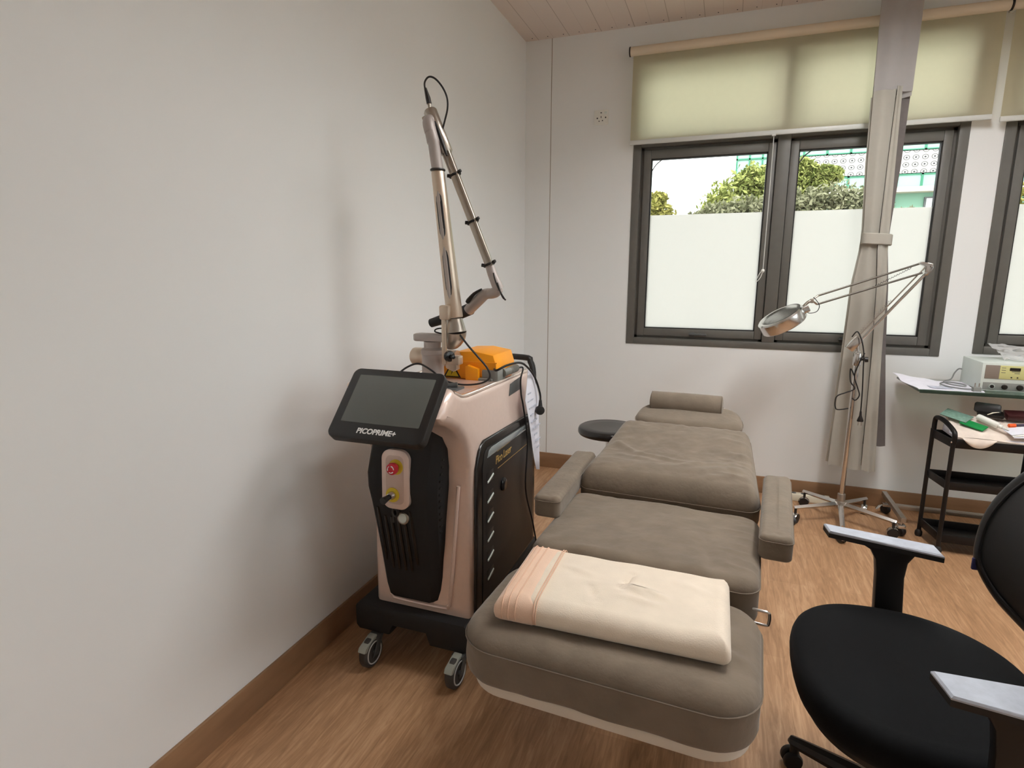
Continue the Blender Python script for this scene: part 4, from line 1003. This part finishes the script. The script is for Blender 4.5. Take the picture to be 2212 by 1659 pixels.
arm('far', [(1.683, -2.083), (1.690, -2.140), (1.958, -2.208), (1.953, -2.143)][::-1], 1.853, -2.135, 1)
arm('near', [(1.773, -2.764), (1.785, -2.836), (2.075, -2.880), (2.060, -2.750)][::-1], 1.905, -2.800, -1)
cx, cy = 1.875, CY
b = B(); b.cyl((cx, cy, .075), (cx, cy, .32), .026, bev=.003); b.cyl((cx, cy, .055), (cx, cy, .115), .042, .036, bev=.004); b.build('gas_lift', M['chairp'], ch)
a0 = math.atan2(-2.325 - cy, 1.628 - cx); rr = math.hypot(-2.325 - cy, 1.628 - cx) + .012
for k in range(5):
    a = a0 + 2 * PI * k / 5; d = Vector((math.cos(a), math.sin(a), 0)); c = Vector((cx, cy, 0))
    b = B(); b.tube([c + d * .02 + Vector((0, 0, .090)), c + d * .12 + Vector((0, 0, .092)), c + d * (rr - .03) + Vector((0, 0, .082)), c + d * (rr - .004) + Vector((0, 0, .080)), c + d * rr + Vector((0, 0, .074))], [.027, .024, .017, .015, .008], 8, flat=(1.05, 1.0))
    b.cyl(c + d * (rr - .014) + Vector((0, 0, .045)), c + d * (rr - .014) + Vector((0, 0, .082)), .013)
    lg = b.build('base_leg', M['chairp'], ch)
    wc = c + d * (rr - .008) + Vector((0, 0, .027)); ax = Vector((-math.sin(a + .7), math.cos(a + .7), 0))
    b = B()
    for s in (-1, 1): b.lathe([(0, 0), (.020, 0), (.026, .004), (.027, .012), (.024, .018), (0, .020)], wc + ax * (s * .004), ax * s, 20)
    b.build('caster', M['blackp'], lg)

# ------------------------------------------------------------------ magnifier lamp on a star base
lp = thing('magnifier_lamp', 'chrome magnifying lamp on a tall rolling stand in front of the curtain', 'lamp', (2.062, -.325, 0))
hub = Vector((2.062, -.325, 0))
b = B(); b.cyl(hub + Vector((0, 0, .075)), hub + Vector((0, 0, .165)), .021, bev=.002); b.cyl(hub + Vector((0, 0, .085)), hub + Vector((0, 0, .122)), .029, bev=.003); b.build('hub', M['steel'], lp)
b = B(); b.cyl(hub + Vector((0, 0, .16)), hub + Vector((0, 0, .92)), .0135, seg=18); b.build('pole', M['chrome'], lp)
b = B(); b.cyl(hub + Vector((0, 0, .915)), hub + Vector((0, 0, .985)), .021, bev=.003); b.cyl(hub + Vector((0, 0, .980)), hub + Vector((0, 0, .998)), .013); b.build('collar', M['chrome'], lp)
b = B(); b.tube([hub + Vector((.015, -.01, .95)), hub + Vector((.032, -.016, .952)), hub + Vector((.035, -.017, .952)), hub + Vector((.050, -.02, .953))], [.006, .006, .015, .014], 14); b.build('clamp_knob', M['blackp'], lp)
for tip in ((1.805, -.455), (1.886, -.150), (2.228, -.150), (2.306, -.486), (2.020, -.655)):
    t = Vector((tip[0], tip[1], .092)); s_ = hub + Vector((0, 0, .104)); d = (t - s_).normalized()
    b = B(); b.tube([s_ + d * .01, s_ + d * .06, t - d * .004, t], [.013, .0125, .010, .009], 4, flat=(1.15, 1.15)); lg = b.build('base_leg', M['chrome'], lp, ang=25)
    c = Vector((tip[0], tip[1], 0)) - Vector((d.x, d.y, 0)) * .012
    ax = Vector((d.y, -d.x, 0)).normalized(); ax = (ax + Vector((d.x, d.y, 0)) * .6).normalized()
    b = B(); b.cyl(c + Vector((0, 0, .055)), c + Vector((0, 0, .090)), .007)
    for q in (-1, 1): b.lathe([(0, 0), (.018, 0), (.025, .004), (.026, .011), (0, .013)], c + Vector((0, 0, .026)) + ax * (.003 * q), ax * q, 20)
    cs = b.build('caster', M['blackp'], lg)
    b = B(); b.tube([c + Vector((0, 0, .026)) + Vector((ax.y, -ax.x, 0)) * (.030 * math.cos(a)) + Vector((0, 0, 1)) * (.030 * math.sin(a)) for a in [-.2 + PI * k / 10 for k in range(12)]], .007, 8, flat=(.35, 2.2), up=(0, 0, 1)); b.build('caster_hood', M['chrome'], cs)
J0 = Vector((2.052, -.325, 1.052)); J1 = Vector((2.338, -.335, 1.450))
b = B(); b.tube([hub + Vector((0, 0, .99)), hub + Vector((-.004, 0, 1.01)), J0], [.008, .008, .010], 10)
b.box((-.012, -.022, -.062), (.020, .022, .020), .004, T=Matrix.Translation(J0) @ (J1 - J0).to_track_quat('Z', 'Y').to_matrix().to_4x4()); b.build('pivot_bracket', M['chrome'], lp)
u = (J1 - J0).normalized(); n = Vector((u.z, 0, -u.x))
for nm, o0, e0, r in (('lower_arm_tube', n * .012, -.055, .0075), ('lower_arm_rod', n * -.012, -.02, .0035)):
    b = B(); b.cyl(J0 + o0 + u * e0, J1 + o0, r, seg=12); b.build(nm, M['chrome'] if 'tube' in nm else M['steel'], lp)
b = B(); b.tube([J0 + n * -.022 + u * (.02 + .0035 * k) + Vector((0, .005 * math.cos(k * 1.6), .0)) + n * (.005 * math.sin(k * 1.6)) for k in range(70)], .0012, 5); b.build('tension_spring', M['steel'], lp)
b = B(); b.prism([(2.318, 1.405), (2.334, 1.405), (2.356, 1.445), (2.352, 1.468), (2.300, 1.478), (2.288, 1.466), (2.322, 1.452)], (0, -.318, 0), (1, 0, 0), (0, 0, 1), .034, .004)
for p in ((2.346, 1.455), (2.325, 1.420)): b.cyl((p[0], -.358, p[1]), (p[0], -.312, p[1]), .006, seg=12)
b.build('elbow_joint', M['chrome'], lp)
K0, K1 = Vector((2.298, -.335, 1.468)), Vector((1.822, -.44, 1.298)); L0, L1 = Vector((2.312, -.335, 1.420)), Vector((1.822, -.44, 1.252))
for k, (p, q) in enumerate(((K0, K1), (L0, L1))): B().cyl(p, q, .0052, seg=10).build('upper_arm_rod', M['rod'], lp)
b = B(); b.tube([K0 + (K1 - K0) * (.08 + .0065 * k) + Vector((0, .004 * math.cos(k * 1.6), -.008 - .0007 * k + .004 * math.sin(k * 1.6))) for k in range(60)], .0013, 5); b.build('tension_spring', M['blackp'], lp)
b = B(); b.tube([K1, (1.792, -.447, 1.274), L1], .006, 8); b.tube([(1.80, -.445, 1.276), (1.775, -.449, 1.262), (1.752, -.452, 1.236), (1.738, -.452, 1.222)], [.007, .008, .008, .007], 10, smooth=3); b.box((1.785, -.455, 1.258), (1.803, -.437, 1.282), .004); b.build('head_joint', M['steel'], lp)
rc = Vector((1.652, -.46, 1.168)); rn = Vector((-.50, -.20, .84)).normalized(); ro = .122
b = B(); b.lathe([(ro * .74, .022), (ro * .80, .028), (ro * .93, .028), (ro, .020), (ro, -.032), (ro * .96, -.038), (ro * .76, -.038), (ro * .74, -.032), (ro * .74, .022)], rc, rn, 44); hdn = b.build('lens_ring', M['chrome'], lp)
b = B(); b.lathe([(0, .007), (ro * .4, .006), (ro * .745, .002), (ro * .745, -.002), (ro * .4, -.006), (0, -.007)], rc + rn * .012, rn, 36); b.build('lens', M['lens'], hdn)
b = B(); b.box((-.03, -.018, -.030), (.03, .018, .030), .006, T=basis(rc + Vector((.102, -.01, .052)), (0, 1, 0), rn)); b.build('ring_bracket', M['chrome'], hdn)
def lcable(pts, r=.0034): return B().tube(pts, r, 8, smooth=6).build('cord', M['cord'], lp)
lcable([(1.80, -.452, 1.290), (1.83, -.456, 1.25), (1.822, -.456, 1.215), (1.785, -.458, 1.205), (1.762, -.458, 1.222)], .002)
lcable([(2.02, -.352, 1.075), (2.042, -.358, 1.105), (2.066, -.362, 1.06), (2.083, -.364, .99), (2.090, -.362, .90), (2.098, -.360, .78), (2.102, -.360, .66)])
lcable([(2.088, -.362, .99), (2.066, -.362, .93), (2.052, -.360, .86), (2.072, -.360, .80), (2.086, -.360, .755), (2.070, -.358, .725), (2.053, -.356, .735)])
lcable([(2.052, -.358, .86), (2.030, -.358, .90), (2.036, -.358, .83), (2.060, -.358, .79), (2.02, -.358, .765), (1.982, -.358, .745), (1.972, -.358, .72), (1.975, -.358, .68), (1.99, -.358, .665), (2.04, -.358, .676)])
b = B(); b.tube([(2.102, -.360, .665), (2.103, -.360, .640), (2.104, -.360, .612), (2.104, -.360, .606)], [.005, .007, .017, .015], 14, flat=(.55, 1), up=(0, 1, 0))
pg = b.build('plug', M['blackp'], lp)
b = B()
for s in (-1, 1): b.cyl((2.104 + .008 * s, -.360, .608), (2.104 + .008 * s, -.360, .584), .0022, seg=8)
b.build('plug_pin', M['steel'], pg)

# ------------------------------------------------------------------ round stool behind the bed
stl = thing('stool', 'round black stool behind the head of the bed, partly hidden', 'stool', (.748, -.56, 0))
b = B(); b.lathe([(0, .452), (.172, .452), (.186, .456), (.192, .466), (.192, .482), (.187, .494), (.176, .500), (.12, .498), (0, .496)], (.748, -.56, 0), seg=48); b.build('seat', M['blackg'], stl)
b = B(); b.cyl((.748, -.56, .10), (.748, -.56, .452), .022); b.cyl((.748, -.56, .08), (.748, -.56, .16), .032, .028); b.build('column', M['chrome'], stl)
for k in range(5):
    a = 1.2 + 2 * PI * k / 5; d = Vector((math.cos(a), math.sin(a), 0)); c = Vector((.748, -.56, 0))
    b = B(); b.tube([c + Vector((0, 0, .11)), c + d * .10 + Vector((0, 0, .10)), c + d * .20 + Vector((0, 0, .065))], [.018, .015, .011], 8); lg = b.build('base_leg', M['blackp'], stl)
    b = B(); b.lathe([(0, -.014), (.020, -.012), (.025, -.006), (.025, .006), (.020, .012), (0, .014)], c + d * .20 + Vector((0, 0, .025)), (d.y, -d.x, 0), 16); b.cyl(c + d * .20 + Vector((0, 0, .04)), c + d * .20 + Vector((0, 0, .066)), .006); b.build('caster', M['blackp'], lg)

# ------------------------------------------------------------------ black three tier cart
ct = thing('trolley_cart', 'slim black metal three tier cart beside the office chair', 'cart', (2.645, -.5, 0))
CX0, CX1, CYF, CYB = 2.437, 2.850, -.605, -.400
for (x, y, top) in ((CX0, CYB, .61), (CX0 + .030, CYF, .59), (CX1, CYB, .60), (CX1 + .02, CYF, .59)):
    b = B(); b.tube([(x, y, .040), (x, y, top)], .0105, 12); ps = b.build('post', M['cartblk'], ct)
    b = B(); b.lathe([(0, 0), (.014, .001), (.018, .010), (.018, .026), (.012, .036), (.008, .042), (0, .042)], (x, y, 0), seg=16); b.build('foot_caster', M['blackp'], ps)
for z0, z1 in ((.563, .605), (.345, .385), (.062, .105)):
    b = B(); pl4 = [(CX0, CYB), (CX0 + .03, CYF), (CX1 + .02, CYF), (CX1, CYB)]
    for k in range(4):
        (xa, ya), (xb, yb) = pl4[k], pl4[(k + 1) % 4]; d = Vector((xb - xa, yb - ya, 0)); L_ = d.length; d.normalize()
        T = Matrix(((d.x, -d.y, 0, xa), (d.y, d.x, 0, ya), (0, 0, 1, 0), (0, 0, 0, 1)))
        b.box((0, -.004, z0), (L_, .004, z1), .002, T=T)
    if z0 > .3 : b.rings([[Vector((x, y, z)) for x, y in pl4] for z in (z0 + .002, z0 + .006)])
    else: b.rings([[Vector((x, y, z)) for x, y in pl4] for z in (z0 + .002, z0 + .006)])
    b.build('tray', M['cartblk'], ct)
for xx in (CX0 + .004, CX1 + .004):
    dx = .028
    b = B(); b.tube([(xx, CYB, .59), (xx, CYB, .655), (xx + dx * .12, CYB - .025, .676), (xx + dx * .5, (CYB + CYF) / 2, .672), (xx + dx * .88, CYF + .025, .650), (xx + dx, CYF, .630), (xx + dx, CYF, .585)], .0115, 12, smooth=5); b.build('handle', M['cartblk'], ct)
b = B(); b.lathe([(0, 0), (.005, 0), (.004, .002), (0, .003)], (CX0 + .022, CYF - .004, .592), (0, -1, 0), 10); b.build('bolt', M['chrome'], ct)
# contents of its top tray
SO = Vector((2.45, -.60, .628)); SY = Vector((0, .95, .305)).normalized(); SZ = Vector((1, 0, 0)).cross(SY)
def sl(s, t, h=0.0): return SO + Vector((1, 0, 0)) * s + SY * t + SZ * h
def slT(s, t, h, a=0.0): return basis(sl(s, t, h), Vector((math.cos(a), 0, 0)) + SY * math.sin(a), Vector((-math.sin(a), 0, 0)) + SY * math.cos(a))
nw = thing('newspaper_pile', 'pile of folded newsprint sheets drooping over the front of the black cart', 'newspaper', (2.63, -.52, .608))
b = B()
def news(u, v):
    s = .030 + .380 * u; t = .004 + .20 * v
    p = sl(s, t, .004 * math.sin(u * 7) + .003 * math.sin(v * 9 + u * 3))
    if v < .12: p.z -= .012 * (1 - v / .12) + .012 * u
    return p
b.grid(news, 26, 14, .012, tuple(SZ)); ns = b.build('top_sheet', M['newsprint'], nw)
b = B()
def droop(u, v):
    x = 2.484 + .150 * u; w = math.sin(PI * min(1, u * 1.02)) ** .7
    z = .624 - .004 * u - (.046 * w) * v
    return (x + .012 * v * (1 - u), -.618 - .010 * math.sin(v * 2.5) - .004, z)
b.grid(droop, 20, 8, .0015, (0, -1, 0)); b.build('drooping_sheet', M['newsprint'], nw)
b = B(); b.box((2.475, -.59, .6055), (2.84, -.41, .618), .002); b.box((2.475, -.50, .618), (2.84, -.41, .640), .002); b.build('lower_sheets', M['paper'], nw)
tag(B().box((-.042, -.06, 0), (.042, .06, .004), .0015, T=slT(.065, .165, .018, .9)).build('blister_pack', mat('blister_green', (120, 150, 136), .25, var=.2, scale=60)), 'pale green blister pack at the rear left of the cart top', 'packet')
tag(B().box((-.052, -.028, 0), (.052, .028, .006), .001, T=slT(.118, .088, .012, -.70)).build('green_card_box', M['green']), 'bright green card box beside the white tube on the cart', 'box')
wtb = thing('white_tube', 'white plastic tube with a narrow nozzle lying across the cart top', 'tube', tuple(sl(.19, .10, .02)))
d0, d1 = sl(.150, .150, .030), sl(.215, .075, .028); dd = (d1 - d0).normalized()
B().tube([d0 - dd * .003, d0, d0 + dd * .01, d1 - dd * .004, d1], [.010, .0145, .0155, .0155, .012], 18).build('tube_body', M['whitepl'], wtb)
B().tube([d1, d1 + dd * .002, d1 + dd * .016, d1 + dd * .018, d1 + dd * .045, d1 + dd * .047], [.008, .010, .010, .006, .004, .002], 14).build('nozzle', M['whitepl'], wtb)
cs_ = thing('black_case', 'open black glasses case at the back of the cart top', 'case', tuple(sl(.215, .20, .012)))
slab(B(), .055, .030, .012, 0, .020, slT(.215, .195, .016, -.18)).build('case_bottom', M['blackg'], cs_)
slab(B(), .055, .026, .012, 0, .012, slT(.205, .218, .045, -.18) @ Matrix.Rotation(.9, 4, 'X')).build('case_lid', M['blackp'], cs_)
B().tube([sl(.190, .160, .040), sl(.215, .172, .046), sl(.245, .186, .044)], [.0025, .005, .0025], 8, flat=(.5, 1)).build('folded_glasses', M['beige'], cs_)
pn = thing('orange_cap_marker', 'marker pen with an orange cap beside the white tube on the cart', 'pen', tuple(sl(.30, .10, .012)))
p0, p1 = sl(.258, .088, .026), sl(.400, .120, .026); dd = (p1 - p0).normalized()
B().tube([p0, p0 + dd * .002, p0 + dd * .030, p0 + dd * .031], [.007, .0095, .0095, .007], 16).build('cap', mat('orange_cap', (240, 96, 30), .4), pn)
B().tube([p0 + dd * .0305, p1 - dd * .01, p1], [.0068, .0068, .003], 14).build('barrel', mat('pen_barrel', (60, 48, 70), .35), pn)
tag(B().box((-.06, -.03, 0), (.06, .03, .030), .004, T=slT(.335, .195, .012, .05)).build('dark_box', mat('maroon_box', (58, 22, 24), .4, var=.2)), 'dark maroon box at the right end of the cart top', 'box')
for k in range(3):
    tag(B().box((-.075, -.030, 0), (.075, .030, .0025), .0008, T=slT(.325 - .01 * k, .035 + .012 * k, .011 + .0045 * k, .15 + .12 * k)).build('white_card', M['whitepl' if k % 2 else 'paper']), ('lowest white card at the right front of the cart top', 'middle white card at the right front of the cart top', 'uppermost white card at the right front of the cart top')[k], 'card', 'white cards on the cart')

# ------------------------------------------------------------------ equipment stand with glass shelf
es = thing('equipment_stand', 'rolling equipment stand with a glass shelf under the right window', 'stand', (2.95, -.25, 0))
sh = B().box((2.335, -.455, .812), (3.60, -.035, .822), .001).build('glass_shelf', M['shelfglass'], es)
b = B(); b.box((2.335, -.4575, .8115), (3.60, -.4555, .8225)); b.box((2.3325, -.455, .8115), (2.3345, -.035, .8225)); b.box((2.34, -.455, .8050), (3.60, -.445, .8115)); b.build('shelf_edge', M['shelfedge'], sh)
b = B(); b.cyl((3.25, -.25, .09), (3.25, -.25, 1.3), .019); b.box((3.18, -.40, .795), (3.32, -.06, .8115), .003); b.build('upright', M['chrome'], es)
for x in (2.342, 3.56):
    b = B(); b.box((x - .013, -.47, .088), (x + .013, -.04, .116), .003); lg = b.build('base_bar', M['steel'], es)
    for y in (-.435, -.11):
        b = B(); b.lathe([(0, -.016), (.024, -.014), (.028, -.007), (.028, .007), (.024, .014), (0, .016)], (x, y, .028), (.8, .6, 0), 20); cs = b.build('caster', M['blackp'], lg)
        b = B(); b.cyl((x, y, .045), (x, y, .09), .008); b.box((x - .020, y - .020, .046), (x + .020, y + .020, .066), .004); b.tube([(x - .02, y - .01, .056), (x - .04, y - .02, .05), (x - .055, y - .026, .030)], [.004, .008, .006], 8, flat=(.4, 1.6)); b.build('caster_yoke', M['chrome'], cs)
b = B(); b.box((2.355, -.265, .090), (3.547, -.235, .114), .003); b.build('cross_bar', M['steel'], es)
# things on the shelf
pb_ = B().grid(lambda u, v: (2.335 + .285 * u - .055 * v * (1 - u) + .01 * math.sin(v * 9), -.448 + .31 * v, .8245 + .046 * max(0, v - .25) ** 1.2 * max(0, 1 - u * 1.6) + .003 * math.sin(u * 8 + v * 4) ** 2 * (.3 + v)), 20, 14, .0012, (0, 0, 1)).build('paper_sheet', M['paper'])
tag(pb_, 'loose white paper sheet hanging over the left end of the glass shelf', 'paper')
B().box((2.40, -.41, .8275), (2.50, -.34, .8282)).build('printed_photo', M['ink'], pb_)
dv = thing('therapy_device', 'white metal cabinet device with brown and yellow front panels on the glass shelf', 'device', (2.81, -.265, .823))
B().box((2.610, -.400, .828), (3.010, -.130, .972), .004).build('cabinet', M['device'], dv)
for x in (2.64, 2.98):
    for y in (-.37, -.16): B().cyl((x, y, .8222), (x, y, .829), .010, seg=12).build('rubber_foot', M['blackp'], dv)
B().box((2.624, -.4025, .892), (2.684, -.399, .961), .001).build('brown_panel', M['brownp'], dv)
yp = B().box((2.684, -.4025, .892), (2.800, -.399, .961), .001).build('yellow_panel', M['yelp'], dv)
B().box((2.724, -.404, .936), (2.768, -.402, .951)).build('display_window', M['blackg'], yp)
for x in (2.735, 2.760): B().lathe([(0, 0), (.0035, 0), (.003, .003), (0, .003)], (x, -.4025, .902), (0, -1, 0), 12).build('button', M['blackp'], yp)
b = B()
for z, w_ in ((.930, .034), (.922, .022)): b.box((2.767 - w_, -.4030, z), (2.767, -.402, z + .003))
for z in (.948, .936, .924): b.box((2.690, -.4030, z), (2.708, -.402, z + .0025))
b.build('print_mark', M['dgrey'], yp)
lp_ = B().box((2.622, -.4025, .834), (3.0, -.399, .872), .001).build('lower_panel', M['grey'], dv)
for x, r in ((2.660, .008), (2.712, .0125), (2.775, .014)): B().lathe([(0, 0), (r, 0), (r, .008), (r * .8, .012), (0, .012)], (x, -.4025, .852), (0, -1, 0), 20).build('socket_knob', M['blackg'], lp_)
B().tube([(2.660 + .011 * math.cos(a), -.4035, .852 + .011 * math.sin(a)) for a in [2 * PI * k / 20 for k in range(20)]], .0018, 6, closed=True).build('socket_ring', M['device'], lp_)
pw = thing('grey_mains_plug', 'grey two pin mains plug with coiled cable beside the white device', 'plug', (2.585, -.425, .823))
B().box((2.573, -.440, .8225), (2.608, -.408, .848), .004).build('plug_body', M['grey'], pw)
for x in (2.582, 2.600): B().cyl((x, -.424, .846), (x, -.424, .868), .0026, seg=10).build('pin', M['steel'], pw)
B().tube([(2.577, -.42, .835), (2.54, -.41, .832), (2.48, -.36, .834), (2.47, -.30, .838), (2.52, -.26, .840), (2.575, -.30, .838), (2.56, -.36, .838), (2.50, -.34, .842), (2.49, -.28, .846), (2.54, -.22, .852), (2.565, -.18, .880), (2.590, -.15, .90), (2.609, -.14, .90)], .0036, 8, smooth=6).build('cable', M['greycord'], pw)
bg_ = B().grid(lambda u, v: (2.735 + .22 * u - .05 * (1 - u) * v + .012 * noise.noise(Vector((u * 5, v * 5, 1))), -.30 + .10 * v + .03 * noise.noise(Vector((u * 4, v * 6, 3))), .976 + .075 * v ** .8 * (1 - .25 * u) + .02 * abs(noise.noise(Vector((u * 6, v * 6, 7))))), 22, 16, .004, (0, -1, .3)).build('plastic_bag', M['bag'])
tag(bg_, 'crumpled clear plastic bag lying on top of the white device', 'bag')

# ------------------------------------------------------------------ power strip by the skirting
ps = thing('power_strip', 'white multi socket power strip lying along the skirting board behind the lamp base', 'power strip', (1.93, -.06, 0))
b = B(); b.box((1.815, -.088, 0), (2.050, -.040, .046), .006); b.build('strip_body', M['beige'], ps)
for k in range(4): B().lathe([(0, 0), (.015, 0), (.014, -.001), (0, -.001)], (1.845 + .055 * k, -.064, .0468), (0, 0, 1), 18).build('outlet', M['dgrey'], ps)
